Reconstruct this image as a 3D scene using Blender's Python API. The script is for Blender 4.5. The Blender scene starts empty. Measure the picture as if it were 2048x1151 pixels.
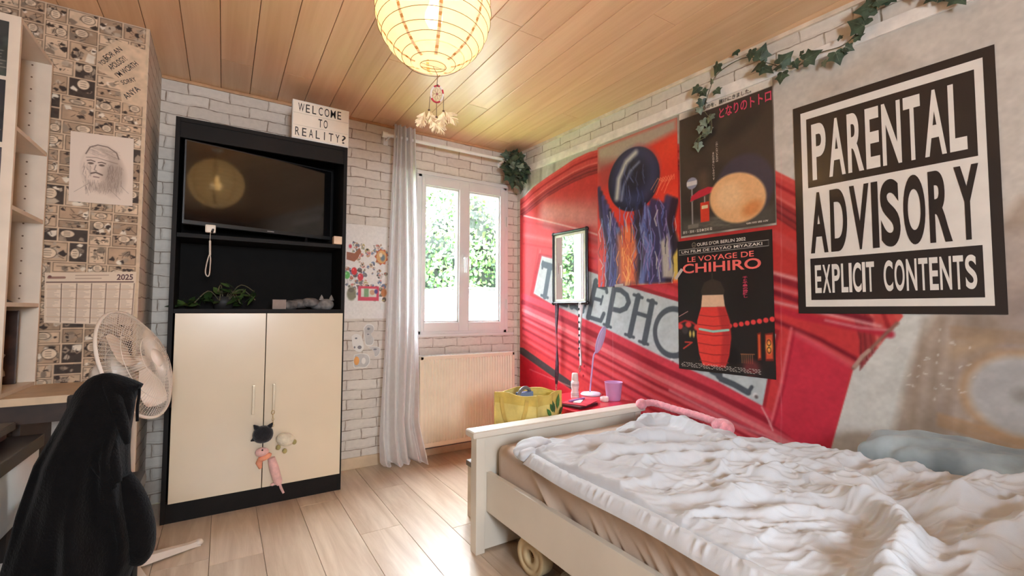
import bpy, bmesh, math, random
import numpy as np
from mathutils import Vector, Matrix

random.seed(11)
RNG = np.random.default_rng(11)
SC = bpy.context.scene
COL = SC.collection
PI = math.pi

# ---------------------------------------------------------------- camera
FPX, CX, CY = 906.4, 1024.0, 575.5
YAW, PITCH, ROLL = 0.5666, 0.05, 0.0026
CAM = np.array([0, 0, 1.065])
_f = np.array([math.sin(YAW) * math.cos(PITCH), math.cos(YAW) * math.cos(PITCH), math.sin(PITCH)])
_r = np.array([math.cos(YAW), -math.sin(YAW), 0.0])
_u = np.cross(_r, _f)
RR = _r * math.cos(ROLL) + _u * math.sin(ROLL)
UU = _u * math.cos(ROLL) - _r * math.sin(ROLL)
cd = bpy.data.cameras.new('camera')
cam = bpy.data.objects.new('camera', cd)
COL.objects.link(cam)
cd.sensor_fit = 'HORIZONTAL'
cd.sensor_width = 36
cd.lens = FPX * 36 / 2048
cd.clip_start = 0.02
M = Matrix.Identity(4)
for i in range(3):
    M[i][0] = RR[i]; M[i][1] = UU[i]; M[i][2] = -_f[i]; M[i][3] = CAM[i]
cam.matrix_world = M
SC.camera = cam

# ---------------------------------------------------------------- light
SC.view_settings.view_transform = 'Standard'
SC.view_settings.look = 'None'
SC.view_settings.exposure = 0.47
SC.view_settings.gamma = 1.0
SC.view_settings.use_curve_mapping = False
SC.cycles.max_bounces = 10
SC.cycles.diffuse_bounces = 4
SC.cycles.transparent_max_bounces = 16
SC.cycles.sample_clamp_indirect = 8.0
SC.cycles.caustics_reflective = False
SC.cycles.caustics_refractive = False
W_ = bpy.data.worlds.new('sky')
SC.world = W_
W_.use_nodes = True
bg = W_.node_tree.nodes['Background']
bg.inputs[0].default_value = (0.92, 0.99, 1.09, 1)
bg.inputs[1].default_value = 58.0


def lamp(name, kind, loc, energy, color, **kw):
    d = bpy.data.lights.new(name, kind)
    d.energy = energy
    d.color = color
    for k, v in kw.items():
        if k not in ('target',):
            setattr(d, k, v)
    o = bpy.data.objects.new(name, d)
    COL.objects.link(o)
    o.location = loc
    if 'target' in kw:
        o.rotation_euler = (Vector(kw['target']) - Vector(loc)).to_track_quat('-Z', 'Y').to_euler()
    return o


lamp('sun', 'SUN', (0, -4, 8), 4.0, (1.0, 0.95, 0.86), angle=0.02, target=(1.2, 0.2, 0))
# sky portals: they add no light, they only tell the renderer where the sky comes in
for nm, loc, tgt, sx, sy in (('window_portal', (1.585, 3.30, 1.49), (1.585, 0, 1.49), 0.74, 1.12),
                             ('rear_portal', (0.12, -1.77, 1.50), (0.12, 0, 1.50), .6, .72)):
    po = lamp(nm, 'AREA', loc, 1, (1, 1, 1), shape='RECTANGLE', size=sx, size_y=sy, target=tgt)
    po.data.cycles.is_portal = True

# ---------------------------------------------------------------- geometry of the place
YB = 3.20                                    # window wall
ZC = 2.40                                    # ceiling
CO = np.array([2.085, YB, 0.0])              # corner window wall / mural wall
DW = np.array([0.075, -1, 0.0]); DW /= np.linalg.norm(DW)
NW = np.array([-1, -0.075, 0.0]); NW /= np.linalg.norm(NW)


def ray(x, y):
    return _f + RR * (x - CX) / FPX - UU * (y - CY) / FPX


def W(x, y):                                 # measured point of the photograph -> (along, up) on the mural wall
    d = ray(x, y)
    t = ((CO - CAM) @ NW) / (d @ NW)
    p = CAM + d * t
    return ((p - CO) @ DW, p[2])


def BW(x, y, Y=YB):                          # the same on a wall facing the camera
    d = ray(x, y)
    p = CAM + d * (Y - CAM[1]) / d[1]
    return (p[0], p[2])


def RW(s, z, off=0.0):                       # mural wall -> world
    return CO + DW * s + NW * off + np.array([0, 0, z])


# ---------------------------------------------------------------- materials
def lin(c):
    c = np.asarray(c, float) / 255.0
    return np.where(c <= 0.04045, c / 12.92, ((c + 0.055) / 1.055) ** 2.4)


def rgba(c):
    l = lin(c)
    return (float(l[0]), float(l[1]), float(l[2]), 1.0)


def nodes(m):
    m.use_nodes = True
    nt = m.node_tree
    return nt, nt.nodes['Principled BSDF']


def mat(name, col, rough=0.6, metal=0.0, var=0.08, scale=14.0, bump=0.0, bscale=60.0, spec=0.5, sheen=0.0, coat=0.0, emit=None):
    m = bpy.data.materials.new(name)
    nt, p = nodes(m)
    p.inputs['Roughness'].default_value = rough
    p.inputs['Metallic'].default_value = metal
    p.inputs['Specular IOR Level'].default_value = spec
    if sheen:
        p.inputs['Sheen Weight'].default_value = sheen
    if coat:
        p.inputs['Coat Weight'].default_value = coat
        p.inputs['Coat Roughness'].default_value = 0.12
    geo = nt.nodes.new('ShaderNodeTexCoord')
    n = nt.nodes.new('ShaderNodeTexNoise')
    n.inputs['Scale'].default_value = scale
    n.inputs['Detail'].default_value = 4
    nt.links.new(geo.outputs['Object'], n.inputs['Vector'])
    r = nt.nodes.new('ShaderNodeValToRGB')
    c = np.asarray(col, float)
    r.color_ramp.elements[0].position = 0.3
    r.color_ramp.elements[1].position = 0.7
    r.color_ramp.elements[0].color = rgba(np.clip(c * (1 - var), 0, 255))
    r.color_ramp.elements[1].color = rgba(np.clip(c * (1 + var), 0, 255))
    nt.links.new(n.outputs['Fac'], r.inputs['Fac'])
    nt.links.new(r.outputs['Color'], p.inputs['Base Color'])
    if emit:
        nt.links.new(r.outputs['Color'], p.inputs['Emission Color'])
        p.inputs['Emission Strength'].default_value = emit
    if bump:
        n2 = nt.nodes.new('ShaderNodeTexNoise')
        n2.inputs['Scale'].default_value = bscale
        n2.inputs['Detail'].default_value = 5
        nt.links.new(geo.outputs['Object'], n2.inputs['Vector'])
        b = nt.nodes.new('ShaderNodeBump')
        b.inputs['Strength'].default_value = bump
        b.inputs['Distance'].default_value = 0.01
        nt.links.new(n2.outputs['Fac'], b.inputs['Height'])
        nt.links.new(b.outputs['Normal'], p.inputs['Normal'])
    return m


def printed(name, rough=0.5, coat=0.0, spec=0.5):
    m = bpy.data.materials.new(name)
    nt, p = nodes(m)
    a = nt.nodes.new('ShaderNodeVertexColor')
    a.layer_name = 'Col'
    nt.links.new(a.outputs['Color'], p.inputs['Base Color'])
    p.inputs['Roughness'].default_value = rough
    p.inputs['Specular IOR Level'].default_value = spec
    if coat:
        p.inputs['Coat Weight'].default_value = coat
        p.inputs['Coat Roughness'].default_value = 0.08
    return m


def brick_mat(name, axis):
    m = bpy.data.materials.new(name)
    nt, p = nodes(m)
    N = nt.nodes.new; L = nt.links.new
    g = N('ShaderNodeNewGeometry')
    sep = N('ShaderNodeSeparateXYZ'); L(g.outputs['Position'], sep.inputs[0])
    cmb = N('ShaderNodeCombineXYZ')
    L(sep.outputs[axis], cmb.inputs[0]); L(sep.outputs['Z'], cmb.inputs[1])
    nz = N('ShaderNodeTexNoise'); nz.inputs['Scale'].default_value = 9; nz.inputs['Detail'].default_value = 3
    L(cmb.outputs[0], nz.inputs['Vector'])
    mx = N('ShaderNodeVectorMath'); mx.operation = 'SUBTRACT'; mx.inputs[1].default_value = (.5, .5, .5)
    L(nz.outputs['Color'], mx.inputs[0])
    sc = N('ShaderNodeVectorMath'); sc.operation = 'SCALE'; sc.inputs['Scale'].default_value = 0.026
    L(mx.outputs[0], sc.inputs[0])
    ad = N('ShaderNodeVectorMath'); ad.operation = 'ADD'
    L(cmb.outputs[0], ad.inputs[0]); L(sc.outputs[0], ad.inputs[1])

    def brick(vec, mortar, smooth):
        b = N('ShaderNodeTexBrick')
        b.inputs['Scale'].default_value = 1
        b.inputs['Brick Width'].default_value = 0.205
        b.inputs['Row Height'].default_value = 0.0665
        b.inputs['Mortar Size'].default_value = mortar
        b.inputs['Mortar Smooth'].default_value = smooth
        b.inputs['Color1'].default_value = rgba((228, 219, 208))
        b.inputs['Color2'].default_value = rgba((214, 203, 191))
        b.inputs['Mortar'].default_value = rgba((220, 210, 198))
        L(vec, b.inputs['Vector'])
        return b
    b1 = brick(ad.outputs[0], 0.0065, 0.3)
    off = N('ShaderNodeVectorMath'); off.operation = 'ADD'; off.inputs[1].default_value = (0.0022, 0.0068, 0)
    L(ad.outputs[0], off.inputs[0])
    b2 = brick(off.outputs[0], 0.0044, 0.7)
    # printed shade line only where the shifted joint leaves the pale joint behind
    n3 = N('ShaderNodeTexNoise'); n3.inputs['Scale'].default_value = 16; L(cmb.outputs[0], n3.inputs['Vector'])
    rr = N('ShaderNodeMapRange'); rr.inputs['From Min'].default_value = .3; rr.inputs['From Max'].default_value = .62
    rr.inputs['To Min'].default_value = .25; rr.inputs['To Max'].default_value = 1
    L(n3.outputs['Fac'], rr.inputs['Value'])
    mu = N('ShaderNodeMath'); mu.operation = 'MULTIPLY'
    L(b2.outputs['Fac'], mu.inputs[0]); L(rr.outputs[0], mu.inputs[1])
    mix = N('ShaderNodeMixRGB'); L(mu.outputs[0], mix.inputs['Fac'])
    L(b1.outputs['Color'], mix.inputs['Color1']); mix.inputs['Color2'].default_value = rgba((138, 118, 100))
    n4 = N('ShaderNodeTexNoise'); n4.inputs['Scale'].default_value = 40; n4.inputs['Detail'].default_value = 5
    L(cmb.outputs[0], n4.inputs['Vector'])
    mr = N('ShaderNodeMapRange'); mr.inputs['To Min'].default_value = .84; mr.inputs['To Max'].default_value = 1.1
    L(n4.outputs['Fac'], mr.inputs['Value'])
    m2 = N('ShaderNodeVectorMath'); m2.operation = 'SCALE'
    L(mix.outputs['Color'], m2.inputs[0]); L(mr.outputs[0], m2.inputs['Scale'])
    L(m2.outputs[0], p.inputs['Base Color'])
    bp = N('ShaderNodeBump'); bp.inputs['Strength'].default_value = .5; bp.inputs['Distance'].default_value = .006; bp.invert = True
    L(b1.outputs['Fac'], bp.inputs['Height']); L(bp.outputs['Normal'], p.inputs['Normal'])
    p.inputs['Roughness'].default_value = .7
    return m


def wood_mat(name, dark, light, rough, stretch, scale=1.0, coat=0.0, bumpy=0.05):
    m = bpy.data.materials.new(name)
    nt, p = nodes(m)
    N = nt.nodes.new; L = nt.links.new
    g = N('ShaderNodeNewGeometry')
    mp = N('ShaderNodeMapping'); mp.inputs['Scale'].default_value = stretch
    L(g.outputs['Position'], mp.inputs['Vector'])
    at = N('ShaderNodeVertexColor'); at.layer_name = 'Col'
    ad = N('ShaderNodeVectorMath'); ad.operation = 'MULTIPLY_ADD'; ad.inputs[1].default_value = (37, 23, 31)
    L(at.outputs['Color'], ad.inputs[0]); L(mp.outputs[0], ad.inputs[2])
    n = N('ShaderNodeTexNoise'); n.inputs['Scale'].default_value = scale; n.inputs['Detail'].default_value = 7
    n.inputs['Roughness'].default_value = .62; n.inputs['Distortion'].default_value = .6
    L(ad.outputs[0], n.inputs['Vector'])
    r = N('ShaderNodeValToRGB')
    r.color_ramp.elements[0].position = .32; r.color_ramp.elements[1].position = .66
    r.color_ramp.elements[0].color = rgba(dark); r.color_ramp.elements[1].color = rgba(light)
    L(n.outputs['Fac'], r.inputs['Fac'])
    mr = N('ShaderNodeMapRange'); mr.inputs['To Min'].default_value = .9; mr.inputs['To Max'].default_value = 1.08
    L(at.outputs['Color'], mr.inputs['Value'])
    sc = N('ShaderNodeVectorMath'); sc.operation = 'SCALE'
    L(r.outputs['Color'], sc.inputs[0]); L(mr.outputs[0], sc.inputs['Scale'])
    L(sc.outputs[0], p.inputs['Base Color'])
    p.inputs['Roughness'].default_value = rough
    if coat:
        p.inputs['Coat Weight'].default_value = coat; p.inputs['Coat Roughness'].default_value = .25
    b = N('ShaderNodeBump'); b.inputs['Strength'].default_value = bumpy; b.inputs['Distance'].default_value = .004
    L(n.outputs['Fac'], b.inputs['Height']); L(b.outputs['Normal'], p.inputs['Normal'])
    return m


def sheer_mat(name, col, clear, trans):
    m = bpy.data.materials.new(name)
    nt = (setattr(m, "use_nodes", True), m.node_tree)[1]
    nt.nodes.clear()
    N = nt.nodes.new; L = nt.links.new
    out = N('ShaderNodeOutputMaterial')
    d = N('ShaderNodeBsdfDiffuse'); t = N('ShaderNodeBsdfTranslucent'); c = N('ShaderNodeBsdfTransparent')
    tc = N('ShaderNodeTexCoord'); nz = N('ShaderNodeTexNoise'); nz.inputs['Scale'].default_value = 30
    L(tc.outputs['Object'], nz.inputs['Vector'])
    r = N('ShaderNodeValToRGB'); cc = np.asarray(col, float)
    r.color_ramp.elements[0].color = rgba(cc * .95); r.color_ramp.elements[1].color = rgba(np.minimum(cc * 1.03, 255))
    L(nz.outputs['Fac'], r.inputs['Fac'])
    L(r.outputs[0], d.inputs[0]); L(r.outputs[0], t.inputs[0])
    m1 = N('ShaderNodeMixShader'); m1.inputs[0].default_value = trans
    L(d.outputs[0], m1.inputs[1]); L(t.outputs[0], m1.inputs[2])
    m2 = N('ShaderNodeMixShader'); m2.inputs[0].default_value = clear
    L(m1.outputs[0], m2.inputs[1]); L(c.outputs[0], m2.inputs[2])
    c.inputs[0].default_value = rgba(np.minimum(cc * 1.0, 255))
    L(m2.outputs[0], out.inputs[0])
    return m


def glass_mat(name, tint=(250, 252, 252), refl=0.07):
    m = bpy.data.materials.new(name)
    nt = (setattr(m, 'use_nodes', True), m.node_tree)[1]
    nt.nodes.clear()
    N = nt.nodes.new; L = nt.links.new
    out = N('ShaderNodeOutputMaterial')
    c = N('ShaderNodeBsdfTransparent'); g = N('ShaderNodeBsdfGlossy')
    c.inputs[0].default_value = rgba(tint); g.inputs['Roughness'].default_value = .02
    lw = N('ShaderNodeLayerWeight'); lw.inputs[0].default_value = .5
    pw = N('ShaderNodeMath'); pw.operation = 'POWER'; pw.inputs[1].default_value = 5; L(lw.outputs['Facing'], pw.inputs[0])
    fr = N('ShaderNodeMath'); fr.operation = 'MULTIPLY_ADD'; fr.inputs[1].default_value = .9; fr.inputs[2].default_value = .035; L(pw.outputs[0], fr.inputs[0])
    mx = N('ShaderNodeMixShader'); L(fr.outputs[0], mx.inputs[0])
    L(c.outputs[0], mx.inputs[1]); L(g.outputs[0], mx.inputs[2])
    L(mx.outputs[0], out.inputs[0])
    return m


# ---------------------------------------------------------------- object helpers
def wloc(o):
    v = Vector((0, 0, 0))
    while o is not None:
        v = v + Vector(o.location); o = o.parent
    return v


def tag(o, label=None, cat=None, group=None, kind=None):
    if label: o['label'] = label
    if cat: o['category'] = cat
    if group: o['group'] = group
    if kind: o['kind'] = kind
    return o


def thing(name, label, cat, loc, group=None):
    o = bpy.data.objects.new(name, None)
    o.empty_display_size = .05
    COL.objects.link(o)
    o.location = loc
    return tag(o, label, cat, group)


class B:
    """collects shapes, then links them as ONE mesh object"""

    def __init__(s):
        s.v = []; s.f = []; s.mi = []; s.sm = []; s.col = []; s.n = 0; s.c = None

    def add(s, verts, faces, mi=0, smooth=False):
        n = len(s.v)
        s.v += [tuple(map(float, p)) for p in verts]
        s.f += [tuple(i + n for i in f) for f in faces]
        s.mi += [mi] * len(faces); s.sm += [smooth] * len(faces)
        s.col += [s.c if s.c is not None else .5] * len(verts)
        return s

    def box(s, lo, hi, bev=0.0, mi=0, rot=None, seg=2):
        lo = np.array(lo, float); hi = np.array(hi, float)
        c = (lo + hi) / 2; d = hi - lo
        bm = bmesh.new()
        bmesh.ops.create_cube(bm, size=1)
        for v in bm.verts:
            v.co = Vector((v.co.x * d[0], v.co.y * d[1], v.co.z * d[2]))
        if bev:
            bmesh.ops.bevel(bm, geom=bm.edges[:], offset=min(bev, .49 * min(abs(d))), segments=seg, profile=.7, affect='EDGES')
        R = rot if rot is not None else Matrix.Identity(3)
        bm.verts.index_update()
        vs = [(R @ v.co) + Vector(c) for v in bm.verts]
        fs = [[v.index for v in f.verts] for f in bm.faces]
        bm.free()
        return s.add(vs, fs, mi, False)

    def cyl(s, p0, p1, r0, r1=None, seg=16, mi=0, cap=True):
        r1 = r0 if r1 is None else r1
        return s.tube([p0, p1], [r0, r1], seg, mi, cap)

    def tube(s, pts, r, seg=8, mi=0, cap=True, closed=False, flat=1.0):
        pts = [Vector(p) for p in pts]
        n = len(pts)
        rs = [r] * n if np.isscalar(r) else list(r)
        T = []
        for i in range(n):
            a = pts[(i - 1) % n] if closed or i > 0 else pts[0]
            b = pts[(i + 1) % n] if closed or i < n - 1 else pts[-1]
            t = (b - a); T.append(t.normalized() if t.length > 1e-9 else Vector((0, 0, 1)))
        ref = Vector((0, 0, 1)) if abs(T[0].z) < .9 else Vector((1, 0, 0))
        u = T[0].cross(ref).normalized()
        vs = []
        for i in range(n):
            u = (u - T[i] * u.dot(T[i])).normalized()
            w = T[i].cross(u)
            for k in range(seg):
                a = 2 * PI * k / seg
                vs.append(pts[i] + (u * math.cos(a) + w * math.sin(a) * flat) * rs[i])
        fs = []
        for i in range(n if closed else n - 1):
            j = (i + 1) % n
            for k in range(seg):
                l = (k + 1) % seg
                fs.append((i * seg + k, i * seg + l, j * seg + l, j * seg + k))
        s.add(vs, fs, mi, True)
        if cap and not closed:
            s.add(vs[:seg], [tuple(range(seg - 1, -1, -1))], mi, False)
            s.add(vs[-seg:], [tuple(range(seg))], mi, False)
        return s

    def ell(s, c, r, mi=0, rot=None, nu=20, nv=12, e=1.0, fn=None):
        c = Vector(c); r = (r, r, r) if np.isscalar(r) else r
        R = rot if rot is not None else Matrix.Identity(3)
        vs = []; fs = []
        pw = lambda q: math.copysign(abs(q) ** e, q)
        for j in range(nv + 1):
            th = PI * j / nv
            for i in range(nu):
                ph = 2 * PI * i / nu
                d = Vector((pw(math.sin(th)) * pw(math.cos(ph)), pw(math.sin(th)) * pw(math.sin(ph)), pw(math.cos(th))))
                k = fn(d) if fn else 1.0
                vs.append(c + R @ Vector((d.x * r[0] * k, d.y * r[1] * k, d.z * r[2] * k)))
        for j in range(nv):
            for i in range(nu):
                l = (i + 1) % nu
                fs.append((j * nu + i, (j + 1) * nu + i, (j + 1) * nu + l, j * nu + l))
        return s.add(vs, fs, mi, True)

    def lathe(s, c, prof, seg=24, mi=0, rot=None, smooth=True):
        c = Vector(c); R = rot if rot is not None else Matrix.Identity(3)
        vs = []; fs = []
        for (r, z) in prof:
            for k in range(seg):
                a = 2 * PI * k / seg
                vs.append(c + R @ Vector((r * math.cos(a), r * math.sin(a), z)))
        for i in range(len(prof) - 1):
            for k in range(seg):
                l = (k + 1) % seg
                fs.append((i * seg + k, i * seg + l, (i + 1) * seg + l, (i + 1) * seg + k))
        return s.add(vs, fs, mi, smooth)

    def grid(s, P, mi=0, smooth=True):           # P: array [nv,nu,3]
        P = np.asarray(P, float); nv, nu = P.shape[:2]
        fs = [(j * nu + i, j * nu + i + 1, (j + 1) * nu + i + 1, (j + 1) * nu + i) for j in range(nv - 1) for i in range(nu - 1)]
        return s.add(P.reshape(-1, 3), fs, mi, smooth)

    def prism(s, pts, ax, mi=0):                 # closed outline pts (3d) pushed along the vector ax
        n = len(pts); a = [Vector(p) for p in pts]; b = [p + Vector(ax) for p in a]
        fs = [tuple(range(n)), tuple(range(2 * n - 1, n - 1, -1))]
        fs += [(i, i + n, (i + 1) % n + n, (i + 1) % n) for i in range(n)]
        return s.add(a + b, fs, mi, False)

    def to(s, name, mats, parent=None, loc=None, label=None, cat=None, group=None, kind=None):
        mats = mats if isinstance(mats, (list, tuple)) else [mats]
        me = bpy.data.meshes.new(name)
        base = wloc(parent) if parent is not None else Vector(loc if loc is not None else (0, 0, 0))
        V = np.array(s.v, float) - np.array(base)
        me.from_pydata([tuple(p) for p in V], [], s.f)
        me.polygons.foreach_set('material_index', s.mi)
        me.polygons.foreach_set('use_smooth', s.sm)
        if s.c is not None:
            at = me.color_attributes.new('Col', 'FLOAT_COLOR', 'POINT')
            cc = np.repeat(np.array(s.col)[:, None], 4, 1); cc[:, 3] = 1
            at.data.foreach_set('color', cc.ravel())
        for m in mats: me.materials.append(m)
        o = bpy.data.objects.new(name, me)
        COL.objects.link(o)
        if parent is not None: o.parent = parent
        else: o.location = base
        return tag(o, label, cat, group, kind)


def rotz(a): return Matrix.Rotation(a, 3, 'Z')


def frame(z, x=None):                            # rotation whose local z is the given direction
    z = Vector(z).normalized()
    x = Vector(x) if x is not None else (Vector((1, 0, 0)) if abs(z.x) < .9 else Vector((0, 1, 0)))
    y = z.cross(x).normalized(); x = y.cross(z)
    return Matrix((x, y, z)).transposed()


def spline(pts, n):
    P = np.array(pts, float); m = len(P)
    out = []
    for t in np.linspace(0, m - 1, n):
        i = min(int(t), m - 2); f = t - i
        p0, p1, p2, p3 = P[max(i - 1, 0)], P[i], P[i + 1], P[min(i + 2, m - 1)]
        out.append(.5 * (2 * p1 + (p2 - p0) * f + (2 * p0 - 5 * p1 + 4 * p2 - p3) * f * f + (3 * p1 - p0 - 3 * p2 + p3) * f ** 3))
    return np.array(out)


# ---------------------------------------------------------------- printed sheets
def vnoise(h, w, cells, seed):
    r = np.random.default_rng(seed)
    ch = max(2, int(cells * h / max(h, w)) + 2); cw = max(2, int(cells * w / max(h, w)) + 2)
    g = r.random((ch + 1, cw + 1))
    y = np.linspace(0, ch - 1.001, h); x = np.linspace(0, cw - 1.001, w)
    yi = y.astype(int); xi = x.astype(int); fy = (y - yi)[:, None]; fx = (x - xi)[None]
    fy = fy * fy * (3 - 2 * fy); fx = fx * fx * (3 - 2 * fx)
    a = g[yi][:, xi]; b = g[yi][:, xi + 1]; c = g[yi + 1][:, xi]; d = g[yi + 1][:, xi + 1]
    return a * (1 - fy) * (1 - fx) + b * (1 - fy) * fx + c * fy * (1 - fx) + d * fy * fx


def fbm(h, w, cells, seed, oct=4):
    o = np.zeros((h, w)); a = 1; t = 0
    for k in range(oct):
        o += a * vnoise(h, w, cells * 2 ** k, seed + k); t += a; a *= .5
    return o / t


class Sheet:
    def __init__(s, u0, u1, v0, v1, res, base):
        s.u0, s.v0, s.u1, s.v1, s.res = u0, v0, u1, v1, res
        s.nu = int(round((u1 - u0) / res)) + 1; s.nv = int(round((v1 - v0) / res)) + 1
        s.u = np.linspace(u0, u1, s.nu); s.v = np.linspace(v0, v1, s.nv)
        s.im = np.ones((s.nv, s.nu, 3)) * np.asarray(base, float)

    def _box(s, pts, m):
        P = np.asarray(pts, float)
        i0 = np.searchsorted(s.u, P[:, 0].min() - m); i1 = np.searchsorted(s.u, P[:, 0].max() + m)
        j0 = np.searchsorted(s.v, P[:, 1].min() - m); j1 = np.searchsorted(s.v, P[:, 1].max() + m)
        return slice(j0, j1), slice(i0, i1)

    def _put(s, sl, a, col):
        if a.size == 0: return
        col = np.asarray(col, float)
        s.im[sl] = s.im[sl] * (1 - a[..., None]) + col * a[..., None]

    def _seg(s, X, Y, P, closed):
        d = np.full(X.shape, 1e9); n = len(P)
        for i in range(n if closed else n - 1):
            a = P[i]; b = P[(i + 1) % n]; e = b - a; L = max((e ** 2).sum(), 1e-12)
            t = np.clip(((X - a[0]) * e[0] + (Y - a[1]) * e[1]) / L, 0, 1)
            d = np.minimum(d, np.hypot(X - a[0] - t * e[0], Y - a[1] - t * e[1]))
        return d

    def poly(s, pts, col, soft=None, alpha=1.0):
        P = np.asarray(pts, float); soft = soft or s.res
        sl = s._box(P, soft); X, Y = np.meshgrid(s.u[sl[1]], s.v[sl[0]])
        if X.size == 0: return s
        ins = np.zeros(X.shape, bool); n = len(P)
        for i in range(n):
            a = P[i]; b = P[(i + 1) % n]
            c = (a[1] > Y) != (b[1] > Y)
            with np.errstate(divide='ignore', invalid='ignore'):
                ins ^= c & (X < (b[0] - a[0]) * (Y - a[1]) / (b[1] - a[1] + 1e-15) + a[0])
        d = s._seg(X, Y, P, True); sd = np.where(ins, d, -d)
        s._put(sl, np.clip(sd / soft + .5, 0, 1) * alpha, col)
        return s

    def line(s, pts, w, col, soft=None, alpha=1.0):
        P = np.asarray(pts, float); soft = soft or s.res
        sl = s._box(P, w / 2 + soft); X, Y = np.meshgrid(s.u[sl[1]], s.v[sl[0]])
        if X.size == 0: return s
        d = s._seg(X, Y, P, False)
        s._put(sl, np.clip((w / 2 - d) / soft + .5, 0, 1) * alpha, col)
        return s

    def ell(s, c, rx, ry, col, rot=0.0, soft=None, alpha=1.0, ring=None):
        soft = soft or s.res; m = max(rx, ry) + soft
        sl = s._box([(c[0] - m, c[1] - m), (c[0] + m, c[1] + m)], 0)
        X, Y = np.meshgrid(s.u[sl[1]] - c[0], s.v[sl[0]] - c[1])
        if X.size == 0: return s
        x = X * math.cos(rot) + Y * math.sin(rot); y = -X * math.sin(rot) + Y * math.cos(rot)
        q = np.hypot(x / rx, y / ry); sd = (1 - q) * min(rx, ry)
        a = np.clip(sd / soft + .5, 0, 1)
        if ring: a = a * np.clip((ring - sd) / soft + .5, 0, 1)
        s._put(sl, a * alpha, col)
        return s

    def rect(s, a, b, col, **k):
        return s.poly([(a[0], a[1]), (b[0], a[1]), (b[0], b[1]), (a[0], b[1])], col, **k)

    def mul(s, f):
        s.im *= f[..., None]; return s

    def to(s, name, m, P, parent=None, back=None, **kw):
        """P(u,v arrays)->[...,3] world; back: thickness vector making a closed slab"""
        X, Y = np.meshgrid(s.u, s.v)
        V = P(X, Y).reshape(-1, 3)
        C = lin(np.clip(s.im, 0, 255)).reshape(-1, 3)
        nu, nv = s.nu, s.nv
        idx = np.arange(nu * nv).reshape(nv, nu)
        q = np.stack([idx[:-1, :-1], idx[:-1, 1:], idx[1:, 1:], idx[1:, :-1]], -1).reshape(-1, 4)
        if back is not None:
            bs = np.array([idx[0, 0], idx[0, -1], idx[-1, -1], idx[-1, 0]])
            ring = np.concatenate([idx[0, :-1], idx[:-1, -1], idx[-1, :0:-1], idx[:0:-1, 0]])
            k = len(ring); n = nu * nv
            V = np.concatenate([V, V[ring] + np.asarray(back)]); C = np.concatenate([C, C[ring] * .9])
            side = [(ring[i], n + i, n + (i + 1) % k, ring[(i + 1) % k]) for i in range(k)]
            faces = q.tolist() + side
        else:
            faces = q.tolist()
        base = wloc(parent) if parent is not None else Vector(kw.get('loc', (0, 0, 0)))
        me = bpy.data.meshes.new(name)
        me.from_pydata((V - np.array(base)).tolist(), [], faces)
        at = me.color_attributes.new('Col', 'FLOAT_COLOR', 'POINT')
        cc = np.ones((len(V), 4)); cc[:, :3] = C
        at.data.foreach_set('color', cc.ravel())
        me.materials.append(m)
        o = bpy.data.objects.new(name, me)
        COL.objects.link(o)
        if parent is not None: o.parent = parent
        else: o.location = base
        return tag(o, kw.get('label'), kw.get('cat'), kw.get('group'), kw.get('kind'))


_tc = {}


def glyphs(text, bold=0.0, vertical=False):
    """outline of a word as flat polygons, scaled to the unit box"""
    k = (text, bold, vertical)
    if k in _tc: return _tc[k]
    c = bpy.data.curves.new('w', 'FONT')
    c.body = '\n'.join(text) if vertical else text
    c.offset = bold; c.resolution_u = 8 if len(text) == 1 else 4
    if vertical: c.align_x = 'CENTER'
    o = bpy.data.objects.new('w', c); COL.objects.link(o)
    dg = bpy.context.evaluated_depsgraph_get()
    me = bpy.data.meshes.new_from_object(o.evaluated_get(dg))
    V = np.array([v.co[:2] for v in me.vertices]); F = [tuple(p.vertices) for p in me.polygons]
    bpy.data.objects.remove(o); bpy.data.curves.remove(c); bpy.data.meshes.remove(me)
    lo, hi = V.min(0), V.max(0)
    V = (V - lo) / np.maximum(hi - lo, 1e-6)
    _tc[k] = (V, F)
    return _tc[k]


def write(b, text, P, quad, bold=0.0, mi=0, vertical=False):
    """add a word to builder b; quad = ((u,v) bottom-left, bottom-right, top-right, top-left), P(u,v)->world"""
    V, F = glyphs(text, bold, vertical)
    q = [np.array(p, float) for p in quad]
    vs = [P(*((1 - x) * (1 - y) * q[0] + x * (1 - y) * q[1] + x * y * q[2] + (1 - x) * y * q[3])) for x, y in V]
    b.add(vs, F, mi, False)
    return b


def box4(u0, v0, u1, v1): return ((u0, v0), (u1, v0), (u1, v1), (u0, v1))

# ---------------------------------------------------------------- shared materials
m_black = mat('black_wood', (24, 20, 18), .6, var=.15, scale=9, spec=.2)
m_cream = mat('cream_gloss', (226, 210, 184), .28, var=.015, scale=3, coat=.25)
m_white = mat('white_paint', (226, 224, 218), .45, var=.03, scale=6)
m_frame = mat('white_plastic_frame', (222, 220, 218), .35, var=.02, scale=5)
m_bedwhite = mat('white_bed_lacquer', (216, 209, 196), .38, var=.02, scale=4)
m_steel = mat('brushed_steel', (176, 170, 160), .35, metal=.9, var=.05)
m_dark = mat('dark_plastic', (22, 22, 23), .4)
m_paper = mat('white_paper', (232, 228, 222), .7, var=.02)
m_leaf = mat('ivy_green', (58, 74, 58), .5, var=.3, scale=30)
m_stem = mat('vine_stem', (88, 84, 62), .7, var=.2)
m_red = mat('red_lacquer', (196, 24, 44), .3, var=.04, scale=5, coat=.3)
m_lilac = mat('lilac_plastic', (196, 176, 222), .35, var=.03)
m_ink = mat('black_ink', (32, 29, 30), .35, var=.06)

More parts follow.
